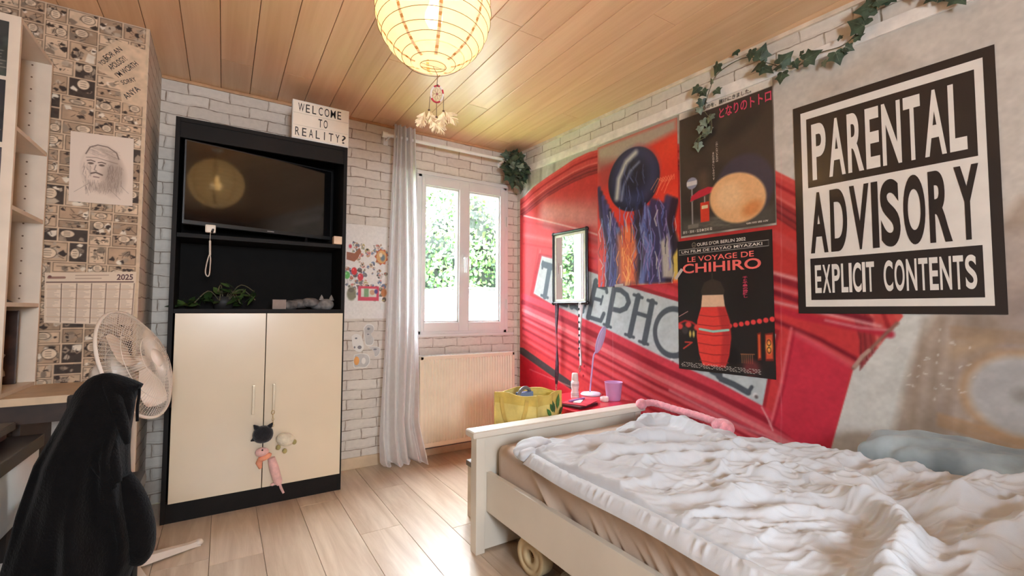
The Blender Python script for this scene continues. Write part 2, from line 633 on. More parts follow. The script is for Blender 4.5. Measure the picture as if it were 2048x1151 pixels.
# ---------------------------------------------------------------- setting
XL, YR = -1.02, -1.70                         # left wall, rear wall
b = B()
rp = random.Random(3)
x = 0.18 - 0.2 * 7  # shade of the recess painted as a darker red strip
while x < 2.6:
    y = YR - rp.random() * 1.2
    while y < YB:
        L = 1.285
        y0, y1 = max(y, YR), min(y + L, YB)
        if y1 > y0 + .01:
            b.c = rp.random()
            b.box((x + .0007, y0 + .0007, -.02), (x + .1993, y1 - .0007, 0), bev=.0012, seg=1)
        y += L
    x += .2
m_floor = wood_mat('oak_laminate', (186, 163, 140), (217, 199, 178), .34, (14, 1.1, 1), 1.3, coat=.5)
m_gap = mat('dark_joint', (88, 68, 52), .8)
fl = b.to('floor', m_floor, kind='structure')
B().box((XL - .1, YR - .1, -.10), (2.62, YB + .12, -.0195)).to('floor_base', m_gap, parent=fl)
b = B()
x = 0.10 - .15 * 8
while x < 2.6:
    y = YR - rp.random() * 2.2
    while y < YB:
        L = 2.6
        y0, y1 = max(y, YR), min(y + L, YB)
        if y1 > y0 + .01:
            b.c = rp.random()
            b.box((x + .0012, y0 + .0006, ZC), (x + .1488, y1 - .0006, ZC + .02), bev=.004, seg=2)
        y += L
    x += .15
m_ceil = wood_mat('pine_panelling', (226, 178, 134), (240, 198, 156), .38, (16, .7, 1), 1.0, coat=.2, bumpy=.02)
ce = b.to('ceiling', m_ceil, kind='structure')
B().box((XL - .1, YR - .1, ZC + .012), (2.62, YB + .12, ZC + .14)).to('ceiling_base', mat('ceiling_groove', (120, 82, 50), .8), parent=ce)

m_brx = brick_mat('brick_wallpaper', 'X')
m_bry = brick_mat('brick_wallpaper_side', 'Y')
WX0, WX1, WZ0, WZ1 = 1.196, 1.974, 0.885, 2.095       # window opening
b = B()
for lo, hi in (((-.335, 0), (WX0, ZC)), ((WX1, 0), (2.12, ZC)), ((WX0, 0), (WX1, WZ0)), ((WX0, WZ1), (WX1, ZC))):
    b.box((lo[0], YB, lo[1]), (hi[0], YB + .12, hi[1]))
b.to('wall_back', m_brx, kind='structure')
# chimney breast with the comic wallpaper, brick on its side
B().box((XL - .1, 2.702, 0), (-.334, YB + .12, ZC)).to('wall_chimney', m_bry, kind='structure')
m_plain = mat('taupe_wall', (168, 146, 126), .75, var=.03, bump=.05)
B().box((XL - .1, YR - .1, 0), (XL, 2.702, ZC)).to('wall_left', m_plain, kind='structure')
b = B()
RX0, RX1, RZ0, RZ1 = -.22, .46, 1.10, 1.90  # opening added behind the camera to let in fill light
for lo, hi in (((XL, 0), (RX0, ZC)), ((RX1, 0), (2.62, ZC)), ((RX0, 0), (RX1, RZ0)), ((RX0, RZ1), (RX1, ZC))):
    b.box((lo[0], YR - .1, lo[1]), (hi[0], YR, hi[1]))
b.to('wall_rear', m_plain, kind='structure')
b = B()
for lo, hi in (((RX0, RZ0), (RX0 + .05, RZ1)), ((RX1 - .05, RZ0), (RX1, RZ1)), ((RX0, RZ0), (RX1, RZ0 + .05)), ((RX0, RZ1 - .05), (RX1, RZ1))):
    b.box((lo[0], YR - .08, lo[1]), (hi[0], YR - .02, hi[1]), bev=.006)
fill_win = b.to('fill_window', m_frame, kind='structure')  # unseen window, added as a source of fill light
m_glass = glass_mat('window_glass')
B().box((RX0 + .05, YR - .053, RZ0 + .05), (RX1 - .05, YR - .047, RZ1 - .05)).to('pane', m_glass, parent=fill_win)

# mural wall: brick above, photo wallpaper below the white trim
S_END = 4.95
pr = [RW(-.01, 0), RW(S_END, 0), RW(S_END, 0) - NW * .12, RW(-.01, 0) - NW * .12]
wr = B().prism(pr, (0, 0, ZC)).to('wall_right', m_bry, kind='structure')

# ---- the photo mural, measured on the photograph
mu = Sheet(.045, 3.45, .30, 2.215, .0048, (220, 211, 200))
H_, V_ = mu.im.shape[:2]


def px(*pts): return [W(x, y) for x, y in pts]


def lerp_poly(A, Bc, t):
    A = np.array(A, float); Bc = np.array(Bc, float)
    return A * (1 - t) + Bc * t


# blurred stone behind the arch, far left
mu.poly(px((1040, 300), (1380, 200), (1380, 330), (1040, 460)), (206, 198, 186), soft=.05)
for k, xx in enumerate((1056, 1068, 1080, 1092, 1106, 1122)):
    mu.line(px((xx, 400), (xx + 3, 330)), .02, ((150, 140, 128), (222, 216, 208))[k % 2], soft=.03, alpha=.75)
mu.line(px((1048, 405), (1060, 372), (1052, 330)), .03, (122, 112, 100), soft=.04, alpha=.7)
mu.line(px((1200, 285), (1290, 260), (1360, 235)), .06, (178, 164, 150), soft=.06, alpha=.6)
# upper cream wall on the right, clock tower blur lower right
mu.poly(px((1380, 150), (2100, -100), (2100, 420), (1990, 420), (1800, 640), (1560, 640)), (222, 213, 202), soft=.1)
mu.line(px((1640, 190), (1760, 120), (1800, 130)), .05, (190, 174, 156), soft=.08, alpha=.5)
tower = px((1882, 600), (1834, 691), (1815, 750), (1787, 860), (1780, 980), (2200, 980), (2200, 380), (2040, 395), (1985, 470))
mu.poly(px((1640, 560), (2200, 560), (2200, 1020), (1600, 1020)), (224, 224, 218), soft=.06)
mu.poly(tower, (184, 166, 150), soft=.035)
rt = random.Random(5)
for k in range(46):
    q = W(rt.uniform(1830, 2090), rt.uniform(430, 900))
    mu.ell(q, rt.uniform(.02, .07), rt.uniform(.03, .1), rt.choice(((150, 134, 122), (204, 186, 172), (168, 152, 146), (196, 184, 176))), rot=rt.uniform(-.5, .5), soft=.05, alpha=.5)
for k in range(5):
    mu.line(px((1850 + 34 * k, 640), (1822 + 34 * k, 860)), .012, (150, 130, 110), soft=.03, alpha=.5)
for k in range(3):
    mu.line(px((1880, 830 + 9 * k), (2050, 880 + 12 * k), (2150, 920 + 12 * k)), .012, (196, 150, 104), soft=.02, alpha=.7)
    mu.line(px((1905, 655 + 9 * k), (2060, 668 + 9 * k), (2150, 660)), .012, (172, 140, 108), soft=.02, alpha=.6)
mu.line(px((1915, 700), (1975, 685)), .05, (204, 174, 140), soft=.05, alpha=.7)
cc = W(2046, 792); r1 = abs(W(1938, 792)[0] - cc[0])
mu.ell(cc, r1 * 1.16, r1 * 1.2, (200, 162, 122), soft=.03, alpha=.85)
mu.ell(cc, r1, r1 * 1.03, (202, 200, 198), soft=.03)
for k in range(14):
    a = k * .45
    mu.ell((cc[0] + math.cos(a) * r1 * .62, cc[1] + math.sin(a) * r1 * .62), .035, .02, (186, 183, 182), rot=a, soft=.04, alpha=.6)
mu.ell(cc, .025, .025, (160, 156, 150), soft=.03)
# the red booth: everything inside this outline
O_ = px((1040, 400), (1052, 390), (1067, 374), (1095, 354), (1122, 336), (1149, 318), (1177, 305), (1220, 293), (1290, 284), (1357, 288), (1450, 306), (1552, 342), (1592, 362), (1660, 420), (1730, 500), (1780, 590), (1806, 632))
right = px((1793, 647), (1775, 663), (1746, 691), (1707, 738), (1656, 916), (1678, 950), (1700, 1000))
red = O_ + right + px((1040, 1050))
mu.poly(red, (216, 62, 66), soft=.006)
mu.line(px((1046, 398), (1056, 384), (1072, 370)), .012, (232, 224, 216), soft=.01)
# arch bands
I_ = px((1040, 436), (1053, 428), (1063, 420), (1095, 394), (1122, 378), (1149, 364), (1177, 352), (1220, 340), (1290, 332), (1357, 340), (1450, 372), (1552, 436), (1592, 462), (1650, 520), (1700, 600), (1720, 680), (1720, 740))
for t0, t1, col in ((0.0, .12, (226, 92, 84)), (.12, .24, (214, 74, 72)), (.24, .33, (166, 44, 48)), (.33, .5, (214, 78, 76)), (.5, .58, (230, 112, 104)), (.58, .66, (178, 58, 58)), (.66, .72, (136, 44, 48)), (.72, .8, (170, 62, 64)), (.8, .88, (128, 42, 46)), (.88, .95, (160, 52, 54)), (.95, 1.0, (122, 40, 44))):
    a = lerp_poly(O_, I_, t0); c2 = lerp_poly(O_, I_, t1)
    mu.poly(list(a) + list(c2[::-1]), col, soft=.009)
# arched tympanum: printed sheen towards its lower edge
ty = I_[:13] + px((1600, 560), (1357, 520), (1230, 482), (1170, 462), (1110, 445), (1040, 430))
mu.poly(ty, (206, 60, 58), soft=.01)
for k, (al, dy) in enumerate(((.22, -62), (.3, -46), (.35, -32), (.4, -20))):
    mu.line(px((1090, 446 + dy * .6), (1140, 452 + dy * .7), (1200, 468 + dy)), .11, (236, 184, 178), soft=.1, alpha=al)
mu.line(px((1048, 431), (1110, 446), (1170, 461), (1240, 484), (1357, 520)), .012, (238, 190, 184), soft=.008, alpha=.85)
mu.line(px((1090, 450), (1170, 474), (1240, 497)), .035, (150, 110, 108), soft=.04, alpha=.6)
mu.line(px((1048, 442), (1100, 452), (1357, 540)), .02, (176, 48, 52), soft=.02, alpha=.7)
mu.line(px((1048, 470), (1100, 480), (1240, 515), (1400, 575)), .03, (232, 116, 110), soft=.03, alpha=.6)
mu.line(px((1048, 487), (1110, 497), (1240, 530), (1400, 590)), .014, (170, 44, 50), soft=.014, alpha=.8)
mu.line(px((1076, 498), (1062, 590)), .012, (176, 44, 52), soft=.01, alpha=.8)
mu.line(px((1081, 500), (1066, 590)), .008, (236, 130, 124), soft=.01, alpha=.7)
# band above the plate, dark drop under the tympanum on the right
mu.line(px((1195, 520), (1260, 560), (1360, 592), (1420, 616)), .05, (224, 66, 84), soft=.03, alpha=.8)
# enamel plate with the lettering
T_ = px((1084, 512), (1107, 518), (1195, 548), (1250, 571), (1357, 603), (1450, 634), (1552, 668))
Bt = px((1068, 586), (1115, 614), (1162, 635), (1208, 656), (1262, 683), (1319, 712), (1357, 729), (1438, 765), (1525, 812))
mu.poly(px((1078, 506), (1107, 511), (1195, 541), (1250, 563), (1357, 595), (1450, 626), (1560, 660), (1530, 824), (1438, 775), (1319, 721), (1208, 664), (1115, 621), (1060, 590)), (168, 40, 50), soft=.008)
mu.poly(T_ + Bt[::-1], (202, 212, 214), soft=.006)
mu.poly(px((1084, 512), (1107, 518), (1165, 538), (1150, 628), (1115, 613), (1068, 586)), (176, 170, 170), soft=.03, alpha=.8)
ltr = (86, 94, 102)


def stroke(w, *p): mu.line(px(*p), w, ltr, soft=.006)


stroke(.05, (1087, 528), (1112, 536)); stroke(.05, (1100, 532), (1090, 592))
stroke(.022, (1086, 523), (1085, 536)); stroke(.022, (1083, 590), (1096, 595))
stroke(.05, (1128, 541), (1115, 604)); stroke(.03, (1115, 604), (1134, 611)); stroke(.03, (1127, 541), (1146, 548)); stroke(.03, (1122, 572), (1138, 578))
stroke(.05, (1157, 550), (1144, 612)); stroke(.034, (1142, 608), (1166, 622)); stroke(.02, (1166, 622), (1171, 610))
stroke(.042, (1192, 562), (1177, 634)); stroke(.030, (1176, 633), (1202, 641), (1208, 627)); stroke(.026, (1184, 595), (1202, 600)); stroke(.016, (1206, 592), (1202, 608)); stroke(.026, (1191, 570), (1213, 577), (1214, 584))
stroke(.040, (1229, 577), (1215, 650)); stroke(.02, (1208, 648), (1222, 654))
mu.line([W(*p) for p in ((1228, 578), (1242, 580), (1254, 590), (1258, 604), (1252, 616), (1240, 621), (1222, 617))], .034, ltr, soft=.006)
stroke(.040, (1277, 592), (1260, 670)); stroke(.040, (1305, 603), (1289, 684)); stroke(.026, (1269, 624), (1298, 633))
for q in ((1277, 592), (1260, 671), (1305, 603), (1288, 685)): stroke(.020, (q[0] - 9, q[1] - 3), (q[0] + 8, q[1] + 3))
oc = W(1346, 664)
mu.ell(oc, .135, .152, ltr, rot=-.18, soft=.006, ring=.030)
stroke(.036, (1372, 640), (1362, 712)); stroke(.036, (1374, 642), (1402, 728)); stroke(.036, (1412, 660), (1400, 730))
stroke(.03, (1424, 742), (1440, 750)); stroke(.034, (1448, 690), (1438, 752)); stroke(.032, (1442, 757), (1468, 768), (1496, 784)); stroke(.018, (1497, 784), (1504, 773))
for q in ((1171, 597), (1344, 721), (1511, 790)): mu.ell(W(*q), .012, .014, (236, 238, 238), soft=.006); mu.ell(W(q[0] + 2, q[1] + 3), .009, .009, (120, 110, 110), soft=.008)
# cornice mouldings running down to the right under the plate
top = np.array([(1046, 590), (1115, 617), (1208, 660), (1319, 716), (1438, 771), (1530, 822), (1600, 868), (1668, 925)], float)
bot = np.array([(1046, 700), (1120, 748), (1200, 800), (1300, 858), (1400, 908), (1500, 950), (1580, 975), (1672, 985)], float)
for k, (t, w, col, al) in enumerate(((.02, .05, (224, 66, 84), .9), (.13, .045, (150, 30, 50), .85), (.2, .03, (226, 84, 96), .9), (.27, .03, (240, 142, 148), .8), (.33, .02, (226, 76, 90), .9), (.37, .016, (150, 34, 52), .85), (.42, .02, (232, 104, 114), .9), (.47, .014, (164, 38, 56), .8), (.54, .026, (228, 88, 98), .9), (.60, .018, (146, 30, 48), .85), (.66, .03, (226, 70, 84), .9), (.72, .014, (170, 36, 54), .7), (.78, .02, (234, 96, 104), .7), (.84, .016, (176, 36, 52), .7))):
    mid = top * (1 - t) + bot * t
    mu.line([W(*p) for p in mid], w, col, soft=.012, alpha=al)
mu.poly(px((1040, 694), (1047, 695), (1144, 763), (1150, 782), (1141, 777), (1047, 711), (1040, 706)), (74, 62, 62), soft=.006)
mu.poly(px((1040, 712), (1047, 713), (1141, 780), (1160, 800), (1160, 1000), (1040, 1000)), (208, 30, 48), soft=.01)
mu.line(px((1060, 738), (1140, 772)), .008, (238, 150, 150), soft=.008, alpha=.6)
for q in ((1169, 732), (1167, 751)): mu.ell(W(*q), .008, .009, (150, 14, 28), soft=.004)
# mouldings right of the posters, big panel lower right
for q0, q1, q2, w, col, al in (((1548, 470), (1600, 500), (1680, 560), .05, (232, 112, 112), .35), ((1548, 546), (1600, 560), (1720, 600), .02, (238, 170, 170), .8), ((1548, 556), (1600, 572), (1720, 612), .03, (146, 34, 50), .9), ((1548, 574), (1600, 588), (1720, 622), .016, (230, 120, 124), .9), ((1548, 584), (1604, 604), (1740, 640), .026, (134, 26, 44), .9), ((1548, 603), (1604, 616), (1760, 652), .012, (240, 170, 172), .9), ((1548, 616), (1600, 632), (1780, 668), .03, (196, 40, 62), .9), ((1652, 640), (1720, 655), (1780, 660), .008, (236, 176, 176), .8), ((1548, 640), (1640, 678), (1720, 722), .02, (130, 22, 40), .9)):
    mu.line(px(q0, q1, q2), w, col, soft=.014, alpha=al)
pan = px((1586, 664), (1640, 688), (1704, 734), (1656, 916), (1640, 918), (1546, 848))
mu.poly(pan, (214, 52, 74), soft=.012)
mu.line(px((1583, 656), (1562, 770), (1541, 850)), .012, (236, 120, 128), soft=.01, alpha=.8)
mu.line(px((1589, 664), (1569, 770), (1548, 846)), .010, (168, 30, 52), soft=.01, alpha=.8)
mu.line(px((1594, 666), (1704, 728)), .02, (238, 128, 136), soft=.03, alpha=.6)
mu.line(px((1524, 814), (1536, 836), (1546, 860)), .008, (240, 160, 164), soft=.006)
mu.line(px((1340, 780), (1475, 849), (1564, 884), (1655, 932)), .016, (242, 150, 156), soft=.012, alpha=.7)
mu.line(px((1707, 736), (1720, 722), (1746, 693), (1775, 664), (1795, 646)), .012, (150, 110, 96), soft=.01)
mu.line(px((1709, 732), (1724, 712), (1738, 700)), .014, (206, 176, 160), soft=.006, alpha=.8)
# paper seams, scuffs
for x0 in (1226, 1563): mu.line(px((x0, 300), (x0, 900)), .003, (236, 190, 190), soft=.004, alpha=.35)
for k in range(34):
    q = W(rt.uniform(1790, 1950), rt.uniform(640, 800)); mu.line([q, (q[0] + rt.uniform(-.012, .012), q[1] + rt.uniform(-.006, .008))], .003, (240, 236, 230), alpha=.9)
tex = .90 + .10 * (fbm(H_, V_, 60, 3) - .5) + .08 * (fbm(H_, V_, 220, 9, 2) - .5)
mu.mul(tex)
m_print = printed('printed_wallpaper', .6, spec=.25)
mu.to('mural', m_print, lambda u, v: CO + DW * u[..., None] + NW * .002 + np.stack([u * 0, u * 0, v], -1), parent=wr)
b = B()
for z0, z1, o in ((2.205, 2.236, .014), (2.236, 2.262, .009)):
    p = [RW(0, z0), RW(3.5, z0), RW(3.5, z0, o), RW(0, z0, o)]
    b.prism(p, (0, 0, z1 - z0))
b.to('trim_1', mat('white_foam_trim', (236, 228, 220), .6, var=.05, scale=20, bump=.2, bscale=30), kind='structure')
# thin ceiling bead and baseboards
m_bead = mat('pine_bead', (196, 150, 108), .5)
B().box((-.334, YB - .012, ZC - .018), (2.08, YB, ZC), bev=.004).to('trim_2', m_bead, kind='structure')
B().prism([RW(0, ZC - .02), RW(4.8, ZC - .02), RW(4.8, ZC - .02, .014), RW(0, ZC - .02, .014)], (0, 0, .02)).to('trim_3', mat('white_bead', (222, 204, 184), .5), kind='structure')
m_base = mat('oak_skirting', (206, 182, 152), .5, var=.08, scale=8)
B().box((.62, YB - .014, 0), (2.08, YB, .075), bev=.005).to('baseboard_back', m_base, kind='structure')
B().prism([RW(0.02, 0), RW(4.8, 0), RW(4.8, 0, .014), RW(0.02, 0, .014)], (0, 0, .075)).to('baseboard_right', m_base, kind='structure')

# ---------------------------------------------------------------- comic wallpaper on the chimney breast
cw = Sheet(-1.0, -.3345, .60, 2.398, .0026, (208, 180, 150))
rc = random.Random(21)
INK = (58, 42, 32)


def panel(x0, y0, x1, y1):
    w, h = x1 - x0, y1 - y0
    g = .0035
    x0 += g; x1 -= g; y0 += g; y1 -= g
    tone = rc.choice(((204, 174, 144), (216, 188, 158), (180, 150, 122), (196, 166, 136), (164, 136, 110)))
    cw.rect((x0, y0), (x1, y1), INK); cw.rect((x0 + .0018, y0 + .0018), (x1 - .0018, y1 - .0018), tone)
    X = lambda t: x0 + .004 + t * (x1 - x0 - .008)
    Y = lambda t: y0 + .004 + t * (y1 - y0 - .008)
    k = rc.random()
    if k < .12:
        cw.rect((x0, y0), (x1, y1), (66, 52, 42))
    for i in range(rc.randint(2, 5)):             # grey tones
        cx, cy = X(rc.random()), Y(rc.random()); r = rc.uniform(.1, .35) * min(w, h)
        pts = [(min(max(cx + r * rc.uniform(.4, 1.2) * math.cos(a), x0), x1), min(max(cy + r * rc.uniform(.4, 1.2) * math.sin(a), y0), y1)) for a in np.linspace(0, 5.6, 7)]
        cw.poly(pts, rc.choice(((158, 138, 118), (186, 166, 144), (134, 116, 98), (228, 214, 194))), soft=.004)
    for i in range(rc.randint(2, 6)):             # black shapes
        cx, cy = X(rc.random()), Y(rc.random()); r = rc.uniform(.06, .2) * min(w, h)
        pts = [(min(max(cx + r * rc.uniform(.3, 1.5) * math.cos(a), x0), x1), min(max(cy + r * rc.uniform(.3, 1.1) * math.sin(a), y0), y1)) for a in np.linspace(0, 5.5, 8)]
        cw.poly(pts, INK, soft=.003)
    for i in range(rc.randint(3, 9)):             # pen lines
        a = (X(rc.random()), Y(rc.random())); c = (X(rc.random()), Y(rc.random()))
        e = (a[0] + (c[0] - a[0]) * .4, a[1] + (c[1] - a[1]) * .4 + rc.uniform(-.01, .01))
        e = (min(max(e[0], x0), x1), min(max(e[1], y0), y1))
        cw.line([a, e], .0022, INK, soft=.002, alpha=.8)
    if rc.random() < .6:                          # speech balloon with scribbled lines
        cx, cy = X(rc.uniform(.25, .75)), Y(rc.uniform(.3, .8)); rx = min(w * .22, .03); ry = min(h * .25, .024)
        cw.ell((cx, cy), rx + .002, ry + .002, INK); cw.ell((cx, cy), rx, ry, (222, 198, 170))
        for q in range(3): cw.line([(cx - rx * .5, cy + (q - 1) * ry * .45), (cx + rx * rc.uniform(.2, .55), cy + (q - 1) * ry * .45)], .002, INK, alpha=.8)


def split(x0, y0, x1, y1, d):
    w, h = x1 - x0, y1 - y0
    if d == 0 or (w < .12 and h < .09): return panel(x0, y0, x1, y1)
    if h > w * .75:
        m = y0 + h * rc.uniform(.35, .65); split(x0, y0, x1, m, d - 1); split(x0, m, x1, y1, d - 1)
    else:
        m = x0 + w * rc.uniform(.35, .65); split(x0, y0, m, y1, d - 1); split(m, y0, x1, y1, d - 1)


for xa, xb_ in ((-1.0, -.85), (-.85, -.69), (-.69, -.515), (-.515, -.345)):
    y = .6
    while y < 2.38:
        h = rc.uniform(.2, .26); split(xa, y, xb_, min(y + h, 2.398), 3); y += h
cw.rect((-.345, .6), (-.3345, 2.398), (208, 182, 152))
cw.poly([BW(x, y, 2.70) for x, y in ((196, 104), (232, 80), (292, 100), (290, 168), (244, 166), (196, 140))], (212, 184, 154), soft=.004)
cw.poly([BW(x, y, 2.70) for x, y in ((236, 152), (292, 160), (290, 215), (244, 205))], (212, 184, 154), soft=.004)
cw.mul(1 + .16 * (fbm(cw.nv, cw.nu, 90, 4, 2) - .5))
wc = bpy.data.objects['wall_chimney']
cw.to('comic_wallpaper', printed('printed_comic_paper', .7), lambda u, v: np.stack([u, u * 0 + 2.700, v], -1), parent=wc)
b = B()
PC = lambda u, v: (u, 2.6992, v)


def scrawl(t, x0, y0, x1, y1, hpx):              # slanted hand lettering, baseline from one measured point to the other
    p0, p1 = BW(x0, y0, 2.70), BW(x1, y1, 2.70)
    k = hpx / 906.4 * 2.0
    n = np.array([-(p1[1] - p0[1]), p1[0] - p0[0]]); n = n / np.linalg.norm(n) * k
    write(b, t, PC, (p0, p1, (p1[0] + n[0], p1[1] + n[1]), (p0[0] + n[0], p0[1] + n[1])), bold=.01)


for a in (('FOR AN', 214, 121, 246, 101, 10), ('YOUR', 204, 132, 222, 120, 9), ('APOLOGY?', 224, 141, 256, 120, 11), ("I'M WORTH", 238, 156, 278, 130, 11), ('SORRY', 246, 170, 274, 162, 9), ('ANYA', 254, 199, 282, 180, 11)):
    scrawl(*a)
b.to('lettering', m_ink, parent=wc)

# ---------------------------------------------------------------- window
b = B()
YF0, YF1 = YB - .018, YB + .06
for lo, hi in (((WX0 - .01, WZ0), (WX0 + .034, WZ1)), ((WX1 - .034, WZ0), (WX1 + .01, WZ1)), ((WX0, WZ0), (WX1, WZ0 + .03)), ((WX0, WZ1 - .034), (WX1, WZ1 + .01))):
    b.box((lo[0], YF0, lo[1]), (hi[0], YF1, hi[1]), bev=.005)
b.box((WX0 - .012, YB - .026, WZ1 - .012), (WX1 + .012, YB, WZ1 + .016), bev=.005)
b.box((WX0 - .012, YB - .030, WZ0 - .016), (WX1 + .06, YB + .01, WZ0 + .004), bev=.004)
win = b.to('window_1', m_frame, kind='structure')
for nm, x0, x1, gx0, gx1 in (('sash', WX0 + .028, 1.578, 1.247, 1.532), ('sash', 1.572, WX1 - .028, 1.613, 1.902)):
    b = B()
    z0, z1, g0, g1 = WZ0 + .024, WZ1 - .028, .975, 2.005
    for lo, hi in (((x0, z0), (gx0, z1)), ((gx1, z0), (x1, z1)), ((gx0, z0), (gx1, g0)), ((gx0, g1), (gx1, z1))):
        b.box((lo[0], YB - .030, lo[1]), (hi[0], YB + .035, hi[1]), bev=.004)
    for lo, hi in (((gx0 - .001, g0), (gx0 + .013, g1)), ((gx1 - .013, g0), (gx1 + .001, g1)), ((gx0, g0 - .001), (gx1, g0 + .013)), ((gx0, g1 - .013), (gx1, g1 + .001))):
        b.box((lo[0], YB - .020, lo[1]), (hi[0], YB + .02, hi[1]), bev=.003)
    sa = b.to('sash', m_frame, parent=win)
    B().box((gx0 + .004, YB + .002, g0 + .004), (gx1 - .004, YB + .008, g1 - .004)).to('pane', m_glass, parent=sa)
    if x0 < 1.5:
        B().box((1.560, YB - .038, 1.40), (1.584, YB - .030, 1.50), bev=.003).cyl((1.572, YB - .03, 1.47), (1.572, YB - .062, 1.47), .008).tube([(1.572, YB - .062, 1.476), (1.572, YB - .064, 1.44), (1.572, YB - .060, 1.36)], [.009, .009, .007], 10).to('window_handle', m_frame, parent=sa)
b = B()
for z in (1.12, 1.80): b.cyl((WX1 - .005, YB - .03, z - .04), (WX1 - .005, YB - .03, z + .04), .007, seg=10)
b.to('hinge', m_frame, parent=win)

# ---------------------------------------------------------------- garden
B().box((-3, YB + .2, -.5), (9, 13, -.4)).to('ground', mat('lawn', (96, 130, 60), .9, var=.3), kind='structure')
rl = random.Random(8)
hd = thing('hedge', 'tall dense sunlit green hedge outside behind the window', 'hedge', (2.9, 6.3, -.4))
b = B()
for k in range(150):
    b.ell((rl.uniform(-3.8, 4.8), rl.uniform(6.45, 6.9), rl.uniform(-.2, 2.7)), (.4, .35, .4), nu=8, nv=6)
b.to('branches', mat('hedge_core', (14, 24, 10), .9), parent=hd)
b = B()
lv = np.array([(0, 0), (.30, .22), (.36, .55), (0, 1), (-.36, .55), (-.30, .22)])
for k in range(34000):
    c = Vector((rl.uniform(-3.6, 4.5), 0, rl.uniform(.1, 3.35)))
    c.y = 6.0 + rl.random() ** 2 * .45 + .14 * math.sin(c.x * 5 + c.z * 2) + .12 * math.sin(c.z * 7 + c.x * 3)
    d = Vector((rl.uniform(-1, 1), rl.uniform(-1, .1), rl.uniform(-.3, 1.2))).normalized()
    n = Vector((rl.uniform(-.6, .6), -1, rl.uniform(-.2, 1.2))).normalized()
    sd = d.cross(n).normalized(); L = rl.uniform(.05, .095)
    b.add([c + d * (q[1] * L) + sd * (q[0] * L * .8) for q in lv], [(0, 1, 2, 3, 4, 5)], rl.choice((0, 0, 1, 2)))
b.to('foliage', [mat('hedge_leaf', (46, 74, 27), .5, var=.2, scale=5), mat('hedge_leaf_pale', (66, 92, 38), .5, var=.2, scale=5), mat('hedge_leaf_deep', (30, 54, 28), .5, var=.2, scale=5)], parent=hd)
b = B()
sh = thing('garden_shed', 'white sunlit outbuilding with a sloping left roof edge, low outside the window', 'shed', (3.0, 4.9, -.4))
B().prism([(1.55, 4.7, -.4), (3.9, 4.7, -.4), (3.9, 4.7, 1.32), (2.19, 4.7, 1.30), (1.55, 4.7, .87)], (0, .9, 0)).to('wall', mat('white_render', (240, 238, 232), .8, var=.02), parent=sh)
B().prism([(1.50, 4.66, .855), (2.17, 4.66, 1.312), (3.95, 4.66, 1.332), (3.95, 4.66, 1.352), (2.16, 4.66, 1.332), (1.49, 4.66, .875)], (0, 1.0, 0)).to('roof', mat('white_roof', (238, 236, 232), .7, var=.02), parent=sh)

# ---------------------------------------------------------------- radiator
b = B()
ra = thing('radiator', 'cream ribbed panel radiator under the window', 'radiator', (1.58, 3.12, .08))
m_rad = mat('cream_enamel', (228, 214, 192), .4, var=.02)
n = 33
xs = []; ys = []
for k in range(n):
    x0 = 1.215 + (1.962 - 1.215) * k / n; w = (1.962 - 1.215) / n
    for f, d in ((0, 0), (.22, 0), (.36, .010), (.72, .010), (.86, 0)):
        xs.append(x0 + f * w); ys.append(3.075 - d)
xs.append(1.962); ys.append(3.075)
G = []
for z, k in ((.122, 0), (.135, 1), (.70, 1), (.712, 0)):
    G.append([(x, 3.075 + (y - 3.075) * k, z) for x, y in zip(xs, ys)])
b.grid(np.array(G)[:, ::-1], smooth=True)
b.box((1.192, 3.0745, .092), (1.215, 3.085, .735), bev=.003); b.box((1.962, 3.0745, .092), (1.982, 3.085, .735), bev=.003)
b.box((1.192, 3.0745, .092), (1.982, 3.085, .123), bev=.003); b.box((1.192, 3.0745, .711), (1.982, 3.085, .735), bev=.003)
b.box((1.196, 3.085, .10), (1.978, 3.150, .725))
b.to('panel', m_rad, parent=ra)
b = B()
for k in range(26):
    x = 1.21 + k * .0295
    b.box((x, 3.09, .728), (x + .021, 3.158, .736))
b.box((1.192, 3.078, .724), (1.982, 3.088, .739), bev=.002); b.box((1.192, 3.155, .724), (1.982, 3.164, .739), bev=.002)
b.to('grille', m_white, parent=ra)
for x in (1.978, 1.188): B().box((x, 3.078, .095), (x + .008, 3.162, .735), bev=.002).to('side_cover', m_rad, parent=ra)
b = B()
for x in (1.35, 1.82): B().box((x, 3.15, .2), (x + .03, 3.178, .6)).to('bracket', m_white, parent=ra)
B().cyl((1.93, 3.12, .095), (1.93, 3.12, -.0), .009).to('pipe', m_white, parent=ra)
B().box((1.20, 3.095, .078), (1.975, 3.145, .099)).to('under_edge', mat('underside_shade', (96, 84, 80), .6), parent=ra)  # shade below the radiator put in as a dark strip

# ---------------------------------------------------------------- curtain and rod
m_rod = mat('white_rod', (238, 236, 232), .35, var=.02)
ro = thing('curtain_rod', 'white curtain rod running above the window', 'curtain rod', (1.4, 3.09, 2.28))
B().tube([(.925, 3.09, 2.286), (1.93, 3.09, 2.286)], .0125, 14).to('rod', m_rod, parent=ro)
B().tube([(.895, 3.09, 2.286), (.93, 3.09, 2.286)], .020, 14).to('finial', m_rod, parent=ro)
B().box((.945, 3.09, 2.278), (.957, YB, 2.294)).box((.935, YB - .01, 2.25), (.967, YB, 2.32), bev=.003).to('bracket', m_rod, parent=ro)
B().box((1.90, 3.09, 2.278), (1.912, YB, 2.294)).box((1.89, YB - .01, 2.25), (1.922, YB, 2.32), bev=.003).to('bracket', m_rod, parent=ro)
m_sheer = sheer_mat('sheer_voile', (250, 249, 250), .13, .45)
zz = np.linspace(2.365, .012, 120); uu = np.linspace(0, 1, 200)
G = np.zeros((len(zz), len(uu), 3))
